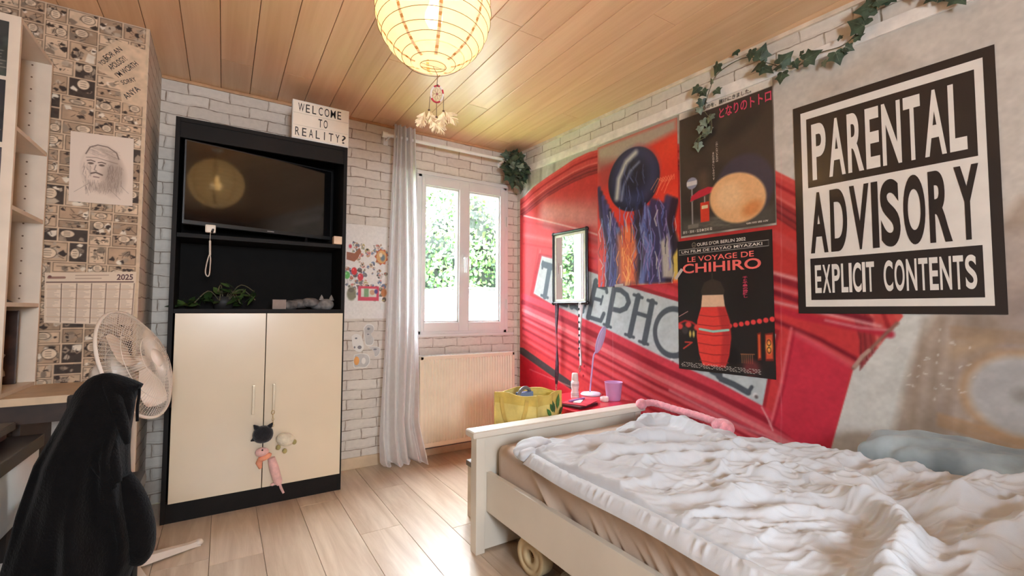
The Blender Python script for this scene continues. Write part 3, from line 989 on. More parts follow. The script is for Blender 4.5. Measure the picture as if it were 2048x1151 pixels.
for j, z in enumerate(zz):
    t = (2.365 - z) / 2.35
    xl = np.interp(z, [0, .05, .2, .8, 1.5, 2.36], [.945, .912, .905, .925, .945, .972])
    xr = np.interp(z, [0, .12, .3, .8, 1.5, 2.36], [1.225, 1.20, 1.165, 1.165, 1.152, 1.122])
    a = np.interp(z, [0, .4, 1.5, 2.25, 2.366], [.040, .034, .026, .022, .016])
    x = xl + (xr - xl) * uu
    ph = 2 * PI * (4.2 * uu + .22 * np.sin(3 * t + 4 * uu))
    y = 3.072 - a * np.sin(ph) - .012 * np.sin(2.3 * ph + 1 + 2 * t)
    y = y + .012 * t * np.sin(9 * t + 7 * uu)
    if z < .25: y = y - (.25 - z) * .25 * (uu ** 2) - .02 * (.25 - z) / .25 * np.sin(17 * uu)
    zr = z + (.012 * np.sin(11 * uu) + .012 if z < .03 else 0)
    G[j] = np.stack([x, y, np.ones_like(x) * zr], -1)
cu = thing('curtain', 'white sheer curtain gathered at the left of the window and pooling on the floor', 'curtain', (1.06, 3.07, 0))
B().grid(G[:, ::-1]).to('voile', m_sheer, parent=cu)
b = B()
hm = G[-1] + np.array([0, -.001, 0])
b.tube(hm[::4], .0035, 5)
b.tube(G[::3, -1] + np.array([0, -.0005, 0]), .003, 5)
b.to('hem', sheer_mat('hem_voile', (246, 244, 246), .0, .4), parent=cu)
hd_ = G[:16, ::-1] + np.array([0, -.0025, 0])
B().grid(hd_).to('heading_band', sheer_mat('heading_voile', (240, 236, 234), .1, .4), parent=cu)

# ---------------------------------------------------------------- wardrobe
x0, x1, yf, yb_, zt = -.235, .62, 2.87, 3.19, 2.066
wd = thing('wardrobe', 'tall black wardrobe with two cream doors below an open television bay', 'wardrobe', (.19, 3.03, 0))
b = B()
t = .020
b.box((x0, yf, 0), (x0 + t, yb_, zt), bev=.001); b.box((x1 - t, yf, 0), (x1, yb_, zt), bev=.001)
b.box((x0 + t, yf, zt - .022), (x1 - t, yb_, zt), bev=.001)
b.box((x0 + t, yf + .004, zt - .105), (x1 - t, yf + .020, zt - .022), bev=.001)
b.box((x0 + t, yf + .002, 0), (x1 - t, yf + .018, .098), bev=.001)
b.box((x0 + t, yf + .01, 1.048), (x1 - t, yb_, 1.070), bev=.001)
b.box((x0 + t, yf + .018, .085), (x1 - t, yb_, .100))
b.box((x0 + t, yf + .02, .57), (x1 - t, yb_ - .01, .588))
b.to('carcass', m_black, parent=wd)
B().box((x0 + t, yb_ - .010, .10), (x1 - t, yb_ - .002, zt - .022)).to('back_panel', mat('black_backing', (23, 21, 20), .8, spec=.15), parent=wd)
B().box((x0 + t, 2.905, 1.445), (x1 - t, yb_ - .01, 1.467), bev=.001).to('shelf', m_black, parent=wd)
m_handle = mat('satin_handle', (206, 192, 168), .35, metal=.5, var=.03)
for xa, xb_, hx in ((x0 + .030, .2015, .151), (.2055, x1 - .012, .249)):
    d = B().box((xa, yf - .018, .101), (xb_, yf - .001, 1.047), bev=.0015).to('door', m_cream, parent=wd)
    h = B()
    h.box((hx - .006, yf - .048, .505), (hx + .006, yf - .038, .660), bev=.002)
    for z in (.514, .645): h.box((hx - .005, yf - .040, z), (hx + .005, yf - .017, z + .010), bev=.001)
    h.to('handle', m_handle, parent=d)

# television, turned a little towards the bed
tv = thing('television', 'flat black television standing turned inside the top bay of the wardrobe', 'television', (.19, 2.95, 1.467))
ang = math.radians(12.6)
c_, s_ = math.cos(ang), math.sin(ang)
TX, TY = .185, 2.925


def tvp(u, d, z): return Vector((TX + u * c_ - d * s_, TY + u * s_ + d * c_, z))


def tvbox(bb, u0, d0, z0, u1, d1, z1, bev=0): return bb.box((TX + (u0 + u1) / 2 * c_ - (d0 + d1) / 2 * s_ - abs(u1 - u0) / 2, TY + (u0 + u1) / 2 * s_ + (d0 + d1) / 2 * c_ - abs(d1 - d0) / 2, z0), (TX + (u0 + u1) / 2 * c_ - (d0 + d1) / 2 * s_ + abs(u1 - u0) / 2, TY + (u0 + u1) / 2 * s_ + (d0 + d1) / 2 * c_ + abs(d1 - d0) / 2, z1), bev=bev, rot=rotz(ang))


b = tvbox(B(), -.385, 0, 1.506, .385, .035, 1.945, bev=.004); tvbox(b, -.25, .035, 1.55, .25, .07, 1.86, bev=.01)
b.to('casing', m_dark, parent=tv)
m_scr = mat('television_screen', (9, 9, 10), .06, var=.05, spec=.7, bump=.02, bscale=2.2)
tvbox(B(), -.377, -.001, 1.527, .377, .004, 1.938).to('screen', m_scr, parent=tv)
for u in (-.24, .24):
    B().tube([tvp(u - .02, -.035, 1.473), tvp(u, .02, 1.512), tvp(u + .02, .09, 1.473)], .006, 8).to('foot', m_dark, parent=tv)
tvbox(B(), .015, -.003, 1.514, .05, .0, 1.518).to('maker_mark', mat('silver_print', (150, 150, 152), .4), parent=tv)

# things in the open bay
tg = thing('strap_tag', 'small white tag with a looped strap hanging at the left front of the wardrobe shelf', 'tag', (-.06, 2.86, 1.47))
p = lambda x, y, Y=2.862: (BW(x, y, Y)[0], Y, BW(x, y, Y)[1])
m_tag = mat('ivory_plastic', (236, 222, 204), .4, var=.02)
q0, q1 = p(410, 464), p(432, 450)
B().box((q0[0], 2.856, q0[2]), (q1[0], 2.886, q1[2]), bev=.008).to('tag_body', m_tag, parent=tg)
b = B().tube([p(421, 463), p(420, 482)], .0012, 6)
b.to('thread', m_tag, parent=tg)
b = B().tube([p(420, 481), p(420, 510)], .0052, 8)
b.tube(spline([p(420, 505), p(415, 520), p(411, 540), p(412, 549), p(416, 552), p(419, 546), p(421, 520), p(420, 507)], 30), .0030, 8)
b.to('strap', mat('grey_cord', (206, 190, 176), .7), parent=tg)
q0, q1 = p(668, 488, 2.875), p(686, 474, 2.875)
B().box((q0[0], 2.880, 1.467), (q1[0], 2.930, 1.467 + (q1[2] - q0[2])), bev=.002).to('small_box', mat('peach_card', (232, 200, 170), .6), loc=(q0[0] + .02, 2.9, 1.467), label='small peach box on the right end of the wardrobe shelf', cat='box')
# trailing plant in the lower bay
pl = thing('trailing_plant', 'dark green leafy plant lying in the open bay of the wardrobe', 'plant', (.02, 3.0, 1.07))
b = B(); st = B()
m_plant = mat('plant_leaf', (44, 64, 30), .45, var=.3, scale=20)
rq = random.Random(4)


def leaf(bb, c, d, nrm, L, Wd, mi=0, fold=.15):
    d = Vector(d).normalized(); n_ = Vector(nrm); sd = d.cross(n_).normalized(); n_ = sd.cross(d)
    o = [(0, 0), (.25, .42), (.55, .5), (.85, .24), (1, 0), (.85, -.24), (.55, -.5), (.25, -.42)]
    vs = [Vector(c) + d * (q[0] * L) + sd * (q[1] * Wd) + n_ * (abs(q[1]) * Wd * fold) for q in o] + [Vector(c) + d * (L * .5)]
    bb.add(vs, [(0, 1, 2, 8), (8, 2, 3, 4), (0, 8, 6, 7), (8, 4, 5, 6)], mi, False)


for k in range(46):
    c = Vector((rq.uniform(-.20, .14), rq.uniform(2.93, 3.1), 0)); c.z = 1.085 + max(0, .12 - abs(c.x - .02) * .6) * rq.random()
    d = (rq.uniform(-1, 1), rq.uniform(-1, .2), rq.uniform(-.2, .7))
    leaf(b, c, d, (0, -.5, 1), rq.uniform(.05, .085), rq.uniform(.025, .045), rq.choice((0, 0, 1)))
for k in range(7):
    a = Vector((.0, 3.05, 1.08)); e = Vector((rq.uniform(-.2, .18), rq.uniform(2.92, 3.0), 1.08 + rq.random() * .1))
    st.tube(spline([a, (a + e) / 2 + Vector((0, 0, .08)), e], 10), .003, 6)
b.to('leaves', [m_plant, mat('plant_leaf_pale', (74, 98, 50), .45, var=.2)], parent=pl); st.to('stems', m_stem, parent=pl)
B().lathe((.0, 3.08, 1.071), [(0, 0), (.045, 0), (.055, .07), (.05, .07), (.042, .01), (0, .01)], 20).to('pot', mat('dark_pot', (48, 44, 42), .6), parent=pl)
# grey fabric things on the right
b = B()
for k in range(4):
    b.ell((.33 + .055 * k, 2.96 + .02 * (k % 2), 1.095 + .008 * (k % 3)), (.045, .05, .028), 0, rot=rotz(k * .7), e=.8)
b.to('folded_cloth', mat('grey_cloth', (104, 100, 98), .9, var=.3, scale=30, bump=.4, bscale=40), loc=(.44, 2.96, 1.07), label='crumpled dark grey cloth lying in the wardrobe bay, right of the plant', cat='cloth')
b = B().box((.235, 2.905, 1.0705), (.305, 2.925, 1.125), bev=.002)
b.to('card', mat('dusty_card', (150, 134, 126), .8), loc=(.27, 2.91, 1.07), label='pale card standing in the middle of the wardrobe bay', cat='card')
b = B()
q = p(654, 592, 2.93)
b.ell((.53, 2.95, 1.10), (.045, .03, .035), 0)
for sx in (-1, 1): b.lathe((.53 + sx * .028, 2.945, 1.125), [(.016, 0), (.010, .018), (.001, .034)], 10, 0)
b.to('cat_plush_head', mat('grey_plush', (132, 126, 122), .95, var=.15, scale=40), loc=(.53, 2.95, 1.07), label='grey plush head with two pointed ears at the right of the wardrobe bay', cat='plush toy')

# plush charms hanging from the right handle
ch = thing('plush_charm', 'bunch of small plush charms, black, cream and pink, hanging from the right wardrobe handle', 'plush charm', (.25, 2.82, .5))
YP = 2.818
p = lambda x, y, Y=YP: Vector((BW(x, y, Y)[0], Y, BW(x, y, Y)[1]))
b = B()
hk = p(546, 824)
b.tube([hk + Vector((0.008 * math.cos(a), 0, .010 * math.sin(a))) for a in np.linspace(0, 2 * PI, 14)], .0016, 6)
for k in range(4):
    c = p(546, 832 + 6 * k); b.tube([c + Vector((.0045 * math.cos(a) * (k % 2), .0045 * math.cos(a) * (1 - k % 2), .008 * math.sin(a))) for a in np.linspace(0, 2 * PI, 10)], .0012, 5)
b.to('chain', mat('gilt_metal', (190, 164, 110), .3, metal=.8), parent=ch)
m_bl = mat('black_plush', (20, 22, 28), .95, var=.3, scale=60, bump=.5, bscale=120, sheen=.3)
b = B(); c = p(526, 868)
b.ell(c, (.050, .034, .046), 0, e=.9)
for q, r in (((508, 878), .016), ((511, 853), .016), ((543, 848), .014)):
    e = p(*q); d = (e - c)
    b.lathe(c + d * .72, [(r, 0), (r * .8, .012), (r * .15, .03)], 12, 0, rot=frame(d))
b.to('black_head', m_bl, parent=ch)
m_cr = mat('cream_plush', (226, 216, 192), .95, var=.06, scale=50, bump=.4, bscale=120, sheen=.3)
b = B(); c = p(571, 878)
b.ell(c, (.048, .034, .036), 0, rot=Matrix.Rotation(.35, 3, 'Y'))
for q in ((588, 882), (569, 900), (556, 893)): b.ell(p(*q) + Vector((0, -.012, 0)), (.012, .011, .014), 1)
b.to('cream_body', [m_cr, mat('olive_plush', (170, 158, 104), .95)], parent=ch)
m_pk = mat('pink_plush', (232, 186, 180), .95, var=.06, scale=40, bump=.3, bscale=120, sheen=.3)
b = B()
c = p(524, 903) + Vector((0, -.004, 0)); b.ell(c, (.034, .026, .024), 0)
b.tube([p(543, 915), p(548, 935), p(556, 962), p(559, 968)], [.018, .024, .022, .012], 14)
b.tube([p(558, 962), p(562, 975), p(567, 985)], [.007, .007, .006], 10)
b.ell(p(545, 968), (.010, .010, .008), 0)
b.to('pink_body', m_pk, parent=ch)
b = B()
b.ell(p(530, 912) + Vector((0, -.012, 0)), (.034, .020, .016), 0, rot=Matrix.Rotation(-.4, 3, 'Y'))
b.tube([p(522, 915) + Vector((0, -.01, 0)), p(518, 925), p(521, 936)], [.014, .016, .008], 12)
b.to('coral_scarf', mat('coral_fleece', (240, 160, 128), .95, var=.08), parent=ch)
B().ell(p(524, 897) + Vector((0, -.026, 0)), .0045).to('eye', m_dark, parent=ch)

# light box sign on the wardrobe
lb = thing('lightbox_sign', 'white letter board with three lines of black capitals on top of the wardrobe', 'sign', (.465, 2.9, zt))
bx0, bx1, bz0, bz1 = .306, .624, zt + .001, 2.296
B().box((bx0, 2.868, bz0), (bx1, 2.915, bz1), bev=.003).to('case', m_white, parent=lb)
b = B(); hh = (bz1 - bz0 - .012) / 3
for k in range(3):
    z0 = bz0 + .006 + hh * k
    b.box((bx0 + .004, 2.864, z0 + .001), (bx1 - .004, 2.8675, z0 + hh - .001), bev=.001)
b.to('panel', mat('opal_panel', (238, 228, 214), .4, var=.015), parent=lb)
b = B(); PL = lambda u, v: (bx0 + u * (bx1 - bx0), 2.8632, bz0 + .006 + v)
for txt, r, u0, u1 in (('WELCOME', 2, .09, .87), ('TO', 1, .43, .62), ('REALITY?', 0, .03, .965)):
    g = (u1 - u0) / len(txt)
    for i, chh in enumerate(txt):
        wdt = g * {'W': .92, 'M': .82, 'I': .14, 'O': .74, 'T': .7}.get(chh, .62)
        a0 = u0 + g * (i + .5) - wdt / 2
        write(b, chh, PL, box4(a0, r * hh + hh * .16, a0 + wdt, r * hh + hh * .84), bold=.006)
b.to('lettering', m_ink, parent=lb)

# ---------------------------------------------------------------- lantern
LC = Vector((.592, 1.445, 2.108)); LR = .200
la = thing('paper_lantern', 'round rice paper lantern lit on the ceiling', 'ceiling lamp', (LC.x, LC.y, ZC))
m_lan = sheer_mat('rice_paper', (248, 230, 196), .12, .55)
nt = m_lan.node_tree
em = nt.nodes.new('ShaderNodeEmission'); em.inputs[0].default_value = rgba((255, 232, 192)); em.inputs[1].default_value = .12
ad = nt.nodes.new('ShaderNodeAddShader'); out = [q for q in nt.nodes if q.type == 'OUTPUT_MATERIAL'][0]
src = out.inputs[0].links[0].from_socket
nt.links.new(src, ad.inputs[0]); nt.links.new(em.outputs[0], ad.inputs[1]); nt.links.new(ad.outputs[0], out.inputs[0])
th0 = math.asin(.044 / LR)
NR = 17
ths = np.linspace(th0, PI - th0, NR)
prof = []
for i in range(NR - 1):
    for f in np.linspace(0, 1, 5)[:-1]:
        th = ths[i] * (1 - f) + ths[i + 1] * f
        rr_ = LR * (1 - .018 * math.sin(PI * f))
        prof.append((rr_ * math.sin(th), rr_ * math.cos(th)))
prof.append((LR * math.sin(ths[-1]), LR * math.cos(ths[-1])))
B().lathe(LC, prof, 64).to('paper_shade', m_lan, parent=la)
b = B()
m_rib = mat('bamboo_wire', (120, 84, 48), .6)
for i, th in enumerate(ths):
    r = LR * math.sin(th) + .0008; z = LR * math.cos(th); sh_ = .006 * math.sin(i * 1.7)
    b.tube([LC + Vector((r * math.cos(a), r * math.sin(a), z + sh_ * math.sin(a))) for a in np.linspace(0, 2 * PI, 49)[:-1]], .0011, 5, closed=True)
b.to('rings', m_rib, parent=la)
b = B()
for k in range(8):
    a = 2 * PI * k / 8 + .52
    G = []
    for th in np.linspace(th0 + .08, PI - th0 - .1, 40):
        r = LR * .985 * math.sin(th); z = LR * .985 * math.cos(th)
        G.append([LC + Vector((r * math.cos(a) - s * math.sin(a), r * math.sin(a) + s * math.cos(a), z)) for s in (-.0055, .0055)])
    b.grid(np.array(G))
b.to('seam_strips', sheer_mat('paper_strip', (190, 150, 104), .0, .35), parent=la)
B().tube([LC + Vector((0, 0, LR * .8)), (LC.x, LC.y, ZC)], .003, 8).lathe((LC.x, LC.y, ZC - .025), [(0, 0), (.03, 0), (.042, .012), (.042, .025)], 20).to('cord', m_white, parent=la)
b = B().tube([LC + Vector((-.044, 0, -LR * math.cos(th0))), LC + Vector((.044, 0, -LR * math.cos(th0)))], .0012, 6)
for sx in (-1, 1): b.tube(spline([LC + Vector((sx * .044, 0, -LR * math.cos(th0))), LC + Vector((sx * .05, 0, 0)), LC + Vector((sx * .044, 0, LR * math.cos(th0)))], 12), .0013, 6)
b.to('wire_frame', m_steel, parent=la)
B().cyl(LC + Vector((0, 0, .17)), LC + Vector((0, 0, .06)), .018).to('socket', m_white, parent=la)
m_bulb = bpy.data.materials.new('lit_bulb')
nt, pp = nodes(m_bulb)
pp.inputs['Emission Color'].default_value = rgba((255, 214, 150)); pp.inputs['Emission Strength'].default_value = 40
BC = LC + Vector((0, 0, -.02))
B().lathe(BC, [(.001, -.036), (.02, -.03), (.031, -.008), (.030, .012), (.016, .05), (.013, .075)], 20).to('bulb', m_bulb, parent=la)
lp = lamp('bulb_light', 'POINT', BC, 6, (1.0, .88, .72), shadow_soft_size=.034)

# dream catcher
dc = thing('dreamcatcher', 'small red and white dreamcatcher with peach feathers hanging under the paper lantern', 'dreamcatcher', LC + Vector((0, 0, -.34)))
P0 = CAM + ray(875, 145) * 1.50; dep = 1.50


def dp(x, y, k=0.0):
    q = CAM + ray(x, y) * (dep + k); return Vector(q)


b = B().tube([Vector((LC.x, LC.y, LC.z - .196)), dp(875, 150), dp(874, 170)], .0012, 6)
b.tube([dp(860, 193), dp(858, 218)], .0011, 5); b.tube([dp(873, 204), dp(873, 232)], .0011, 5); b.tube([dp(887, 192), dp(887, 220)], .0011, 5)
b.to('cords', mat('brown_cord', (130, 92, 76), .8), parent=dc)
cH = dp(874, 188); rH = .0245
RV, UV = Vector(RR), Vector(UU)
b = B()
for k in range(12):
    seg = [cH + RV * (rH * .82 * math.cos(a)) + UV * (rH * 1.12 * math.sin(a)) for a in np.linspace(k * PI / 6, (k + 1) * PI / 6, 5)]
    b.tube(seg, .0030, 8, mi=int(k not in (2, 3, 9, 7, 8, 0)))
b.to('hoop', [mat('red_thread', (190, 40, 60), .7), mat('white_thread', (236, 220, 214), .7)], parent=dc, label='hoop wrapped in red and white thread')
b = B()
for k in range(7):
    a = k * 2 * PI / 7
    o_ = cH + RV * (rH * .82 * math.cos(a)) + UV * (rH * 1.12 * math.sin(a)); a2 = a + 2 * PI / 7
    i_ = cH + RV * (rH * .42 * math.cos(a + .4)) + UV * (rH * .55 * math.sin(a + .4)); o2 = cH + RV * (rH * .82 * math.cos(a2)) + UV * (rH * 1.12 * math.sin(a2))
    b.tube([o_, i_, o2], .0005, 4); b.tube([i_, cH], .0005, 4)
b.ell(cH, .0035)
b.to('web', mat('web_thread', (176, 90, 90), .7), parent=dc)
b = B(); rr0 = random.Random(6)
for x, y, dx, dy in ((850, 222, -.35, -.9), (858, 220, .25, -1), (873, 234, -.15, -1), (873, 236, .4, -1), (887, 222, -.2, -1), (890, 222, .75, -.8)):
    o_ = dp(x, y); d = (RV * dx + UV * dy).normalized(); sd = d.cross(Vector(_f)).normalized()
    L = rr0.uniform(.045, .058)
    for k in range(44):
        f = rr0.random() ** .8; s_ = rr0.choice((-1, 1)); w = .017 * math.sin(PI * min(1, f * .8 + .15)) * rr0.uniform(.6, 1.2)
        a = o_ + d * (f * L * .75); e = a + d * (.016 + .004 * rr0.random()) + sd * (s_ * w) - Vector(_f) * rr0.uniform(-.012, .012)
        b.add([a - d * .002, a + d * .004, e + d * .004, e - d * .001], [(0, 1, 2, 3)], 0, False)
    b.tube([o_, o_ + d * L], [.0009, .0003], 5)
b.to('feathers', mat('peach_feather', (250, 214, 174), .8, var=.1, scale=60), parent=dc)
b = B()
for x, y in ((858, 220), (873, 234), (887, 222)): b.ell(dp(x, y), (.004, .004, .003))
b.ell(dp(875, 171), .004)
b.to('beads', mat('brown_bead', (96, 60, 44), .5), parent=dc)

# ---------------------------------------------------------------- posters on the mural wall
def on_wall(off, curl=0.0):
    def P(u, v):
        u = np.asarray(u, float); v = np.asarray(v, float)
        o = off + curl * np.sin(u * 7 + v * 5)
        return CO + DW * u[..., None] + NW * o[..., None] + np.stack([u * 0, u * 0, v], -1)
    return P


def wp(off): return lambda u, v: tuple(CO + DW * u + NW * off + np.array([0, 0, v]))


m_poster = printed('poster_print', .38, coat=.15)
BACK = tuple(-NW * .0012)

# red poster with blue-black shapes (a plain stand-in for the artwork)
s0, s1, z0, z1 = .918, 1.538, 1.226, 2.190
sh_ = Sheet(s0, s1, z0, z1, .0031, (216, 52, 40))
F = lambda x, y: (s0 + x * (s1 - s0), z1 - y * (z1 - z0))
Q = lambda *p: [F(*q) for q in p]
rv = random.Random(2)
sh_.poly(Q((0, 0), (1, 0), (1, .08), (0, .17)), (172, 156, 142), soft=.05)
sh_.poly(Q((0, .1), (.3, .14), (.2, .3), (0, .34)), (150, 62, 66), soft=.08, alpha=.7)
for k in range(14): sh_.ell(F(rv.uniform(.4, 1), rv.uniform(.1, .5)), .08, .05, rv.choice(((232, 74, 52), (200, 36, 34), (228, 60, 40))), rot=rv.random() * 3, soft=.06, alpha=.5)
sh_.poly(Q((.2, .62), (.72, .6), (1, .72), (1, 1), (.12, 1)), (236, 110, 66), soft=.04)
for k in range(10): sh_.ell(F(rv.uniform(.25, .95), rv.uniform(.68, 1)), .05, .03, rv.choice(((248, 150, 84), (222, 78, 60), (250, 186, 110))), rot=rv.random() * 3, soft=.04, alpha=.7)
DK = (30, 30, 52)
# plain drifting shapes: a dark rounded mass, a pale streak, blue ribbons, orange glow
sh_.ell(F(.48, .30), .20, .205, DK, rot=.5, soft=.01)
for rr_, col, al in ((.9, (70, 82, 132), .5), (.72, (42, 46, 80), .6), (.5, (26, 26, 44), .8)):
    sh_.ell(F(.50, .28), .20 * rr_, .205 * rr_, col, rot=.5, soft=.06, alpha=al)
sh_.line(Q((.27, .40), (.30, .27), (.40, .17), (.52, .13)), .035, (214, 212, 204), soft=.03, alpha=.85)
sh_.line(Q((.33, .42), (.36, .33), (.45, .24), (.56, .20)), .016, (150, 160, 190), soft=.02, alpha=.8)
for k in range(11):
    x = .02 + k * .03
    sh_.line(Q((x, .30 + .035 * k), (x + .03, .5 + .02 * k), (x + .14, .74), (x + .10, .99)), .032, rv.choice(((46, 48, 92), (74, 76, 140), (36, 34, 66), (98, 112, 170))), soft=.016, alpha=.85)
for k in range(14):
    x = .50 + k * .034
    sh_.line(Q((x + .04, .47 + .012 * (k % 5)), (x - .02, .64), (x + .05, .80), (x - .04, .98)), .030, rv.choice(((44, 50, 96), (90, 116, 184), (28, 28, 50), (70, 88, 158), (92, 74, 140))), soft=.018, alpha=.85)
for k in range(9): sh_.line(Q((.06 + .1 * k, .52 + .04 * (k % 3)), (.10 + .1 * k, .72), (.06 + .1 * k, .95)), .007, (150, 168, 214), soft=.008, alpha=.7)
sh_.poly(Q((.28, .66), (.40, .60), (.50, .72), (.52, .99), (.30, .99)), (236, 122, 72), soft=.05, alpha=.9)
sh_.poly(Q((.80, .74), (.88, .70), (.96, .97), (.82, .96)), (198, 192, 176), soft=.02, alpha=.85)
sh_.poly(Q((.93, .84), (1, .78), (1, .98), (.94, .98)), (214, 186, 90), soft=.015)
for k in range(150):
    x, y = rv.uniform(.02, .98), rv.uniform(.46, .97); dx = rv.uniform(-.05, .05)
    if .27 < x < .5 and y > .6: col = rv.choice(((250, 160, 90), (206, 66, 50), (252, 196, 120)))
    else: col = rv.choice(((120, 146, 214), (24, 24, 44), (76, 96, 168), (150, 130, 186), (60, 44, 96), (206, 204, 200)))
    sh_.line(Q((x, y), (x + dx, y + .05), (x + dx * .4, y + rv.uniform(.07, .14))), rv.uniform(.003, .009), col, soft=.004, alpha=.75)
for k in range(26):
    a = rv.uniform(0, 6.3); r0 = rv.uniform(.05, .16)
    q0 = (.48 + r0 * math.cos(a) * 1.05, .30 + r0 * math.sin(a)); sh_.line(Q(q0, (q0[0] + .03 * math.sin(a), q0[1] + .05), (q0[0] + .01, q0[1] + .09)), .004, rv.choice(((70, 84, 140), (20, 20, 34), (110, 124, 176))), soft=.006, alpha=.6)
for k in range(7): sh_.line(Q((.70 + .03 * k, .40 + .02 * (k % 3)), (.78 + .03 * k, .34), (.84 + .02 * k, .37)), .004, (246, 150, 110), soft=.005, alpha=.8)
sh_.mul(1 + .08 * (fbm(sh_.nv, sh_.nu, 70, 5) - .5))
t = thing('red_poster', 'red poster with blue-black curved shapes, beside the black framed mirror', 'poster', RW((s0 + s1) / 2, z0, .004), 'posters on the mural wall')
sh_.to('sheet', m_poster, on_wall(.0050, .0015), parent=t, back=BACK)
m_tape = sheer_mat('clear_tape', (236, 226, 220), .35, .1)
for (sx, sz, a) in ((1.10, z0 + .004, 0.05), (1.535, z0 + .05, .9)):
    G = [[RW(sx + dx * math.cos(a) - dz * math.sin(a), sz + dx * math.sin(a) + dz * math.cos(a), .0078) for dx in (-.035, .035)] for dz in (-.009, .009)]
    B().grid(np.array(G)).to('tape', m_tape, parent=t)

# dark poster with pink lettering
s0, s1, z0, z1 = 1.550, 2.064, 1.480, 2.206
sd = Sheet(s0, s1, z0, z1, .003, (58, 50, 46))
F = lambda x, y: (s0 + x * (s1 - s0), z1 - y * (z1 - z0))
sd.rect(F(0, 1), F(1, 0), (222, 210, 198)); sd.rect(F(.006, .985), F(.994, .055), (58, 50, 46))
for k in range(40): sd.ell(F(rv.uniform(.05, .95), rv.uniform(.1, .9)), rv.uniform(.03, .09), rv.uniform(.04, .12), rv.choice(((50, 43, 40), (68, 58, 52), (40, 36, 36), (60, 54, 46))), soft=.06, alpha=.4)
sd.ell(F(.66, .26), .11, .05, (34, 32, 34), rot=.5, soft=.05, alpha=.7)
sd.line(Q((.28, .55), (.30, .8)), .05, (112, 92, 72), soft=.06, alpha=.6)
sd.poly(Q((.006, .86), (.994, .86), (.994, .985), (.006, .985)), (84, 84, 78), soft=.05, alpha=.7)
for k in range(24): sd.line(Q((rv.uniform(.03, .6), rv.uniform(.87, .97)), (rv.uniform(.3, .95), rv.uniform(.87, .97))), .004, (126, 124, 112), soft=.01, alpha=.25)
# bus stop sign, umbrella, pale boulder: plain shapes
sd.line(Q((.145, .62), (.145, .90)), .008, (150, 148, 146), soft=.004); sd.ell(F(.145, .585), .033, .033, (140, 142, 160), soft=.003); sd.rect(F(.085, .602), F(.205, .568), (206, 200, 200)); sd.rect(F(.09, .935), F(.215, .905), (120, 116, 108)); sd.rect(F(.128, .73), F(.160, .685), (124, 116, 104))
sd.poly(Q((.12, .725), (.14, .685), (.22, .655), (.33, .640), (.40, .655), (.425, .675), (.39, .685), (.30, .70), (.20, .715)), (190, 36, 58), soft=.004)
sd.ell(F(.70, .70), .148, .17, (62, 58, 74), soft=.02, alpha=.9)
sd.ell(F(.63, .765), .150, .128, (226, 176, 126), rot=-.45, soft=.012)
sd.ell(F(.55, .74), .07, .07, (238, 200, 154), soft=.05, alpha=.7); sd.ell(F(.78, .86), .05, .035, (206, 128, 70), rot=.5, soft=.03, alpha=.8)
sd.rect(F(.24, .90), F(.34, .75), (206, 60, 42)); sd.rect(F(.255, .80), F(.325, .775), (226, 206, 160)); sd.line(Q((.29, .71), (.29, .75)), .006, (150, 148, 146))
sd.mul(1 + .1 * (fbm(sd.nv, sd.nu, 60, 15) - .5))
t = thing('dark_poster', 'dark night poster with a white top strip and pink Japanese title', 'poster', RW((s0 + s1) / 2, z0, .004), 'posters on the mural wall')
sd.to('sheet', m_poster, on_wall(.0050, .001), parent=t, back=BACK)
m_pink = mat('pink_print', (206, 70, 100), .4, var=.05); m_wink = mat('white_print', (226, 218, 208), .4, var=.04); m_salmon = mat('salmon_print', (238, 110, 104), .4, var=.04)
P8 = wp(.0076)


def wr_(bb, txt, x0, y1_, x1, y0_, **k):           # fractions of the sheet, y down
    a, c = F(x0, y1_), F(x1, y0_); return write(bb, txt, P8, box4(a[0], a[1], c[0], c[1]), **k)


b = B(); wr_(b, 'となりのトトロ', .47, .155, .985, .075, bold=.02); b.to('lettering', m_pink, parent=t, label='pink Japanese title')
b = B(); wr_(b, '忘れものを、届けにきました。', .20, .047, .80, .012, bold=.01); b.to('lettering', m_ink, parent=t, label='black Japanese line on the white strip')
b = B(); wr_(b, 'このへんないきものは', .425, .47, .45, .32, vertical=True); wr_(b, 'まだ日本にいるのです', .385, .60, .41, .39, vertical=True); wr_(b, '原作・脚本・監督◆宮崎 駿', .03, .972, .37, .948); wr_(b, '徳間書店', .72, .968, .93, .955)
b.to('lettering', m_wink, parent=t, label='small white Japanese lines')

# black poster with salmon title
s0, s1, z0, z1 = 1.526, 2.043, .740, 1.463
sc_ = Sheet(s0, s1, z0, z1, .0028, (30, 27, 28))
F = lambda x, y: (s0 + x * (s1 - s0), z1 - y * (z1 - z0))
for y in (.07, .108): sc_.line(Q((.02, y), (.965, y)), .002, (190, 184, 176), soft=.002)
for x in (.02, .965): sc_.line(Q((x, .07), (x, .108)), .002, (190, 184, 176), soft=.002)
sc_.ell(F(.2, .042), .012, .015, (150, 140, 120), ring=.003, soft=.003); sc_.line(Q((.185, .045), (.215, .045)), .003, (150, 140, 120))
for k in range(8): sc_.ell(F(.575 + .058 * k, .655 - .0075 * k), .0125, .0125, (226, 66, 66), soft=.005)
for k in range(14): sc_.ell(F(.01 + .008 * k, .592 - .003 * k), .002, .002, (240, 180, 170), soft=.003)
sc_.line(Q((0, .65), (.08, .625), (.16, .635), (.24, .67)), .010, (176, 34, 40), soft=.008)
for q in ((.02, .67), (.12, .655), (.22, .675)): sc_.ell(F(*q), .018, .016, (214, 70, 66), soft=.01)
for q in ((.14, .725), (.18, .725)): sc_.ell(F(*q), .007, .018, (196, 170, 90), soft=.006)
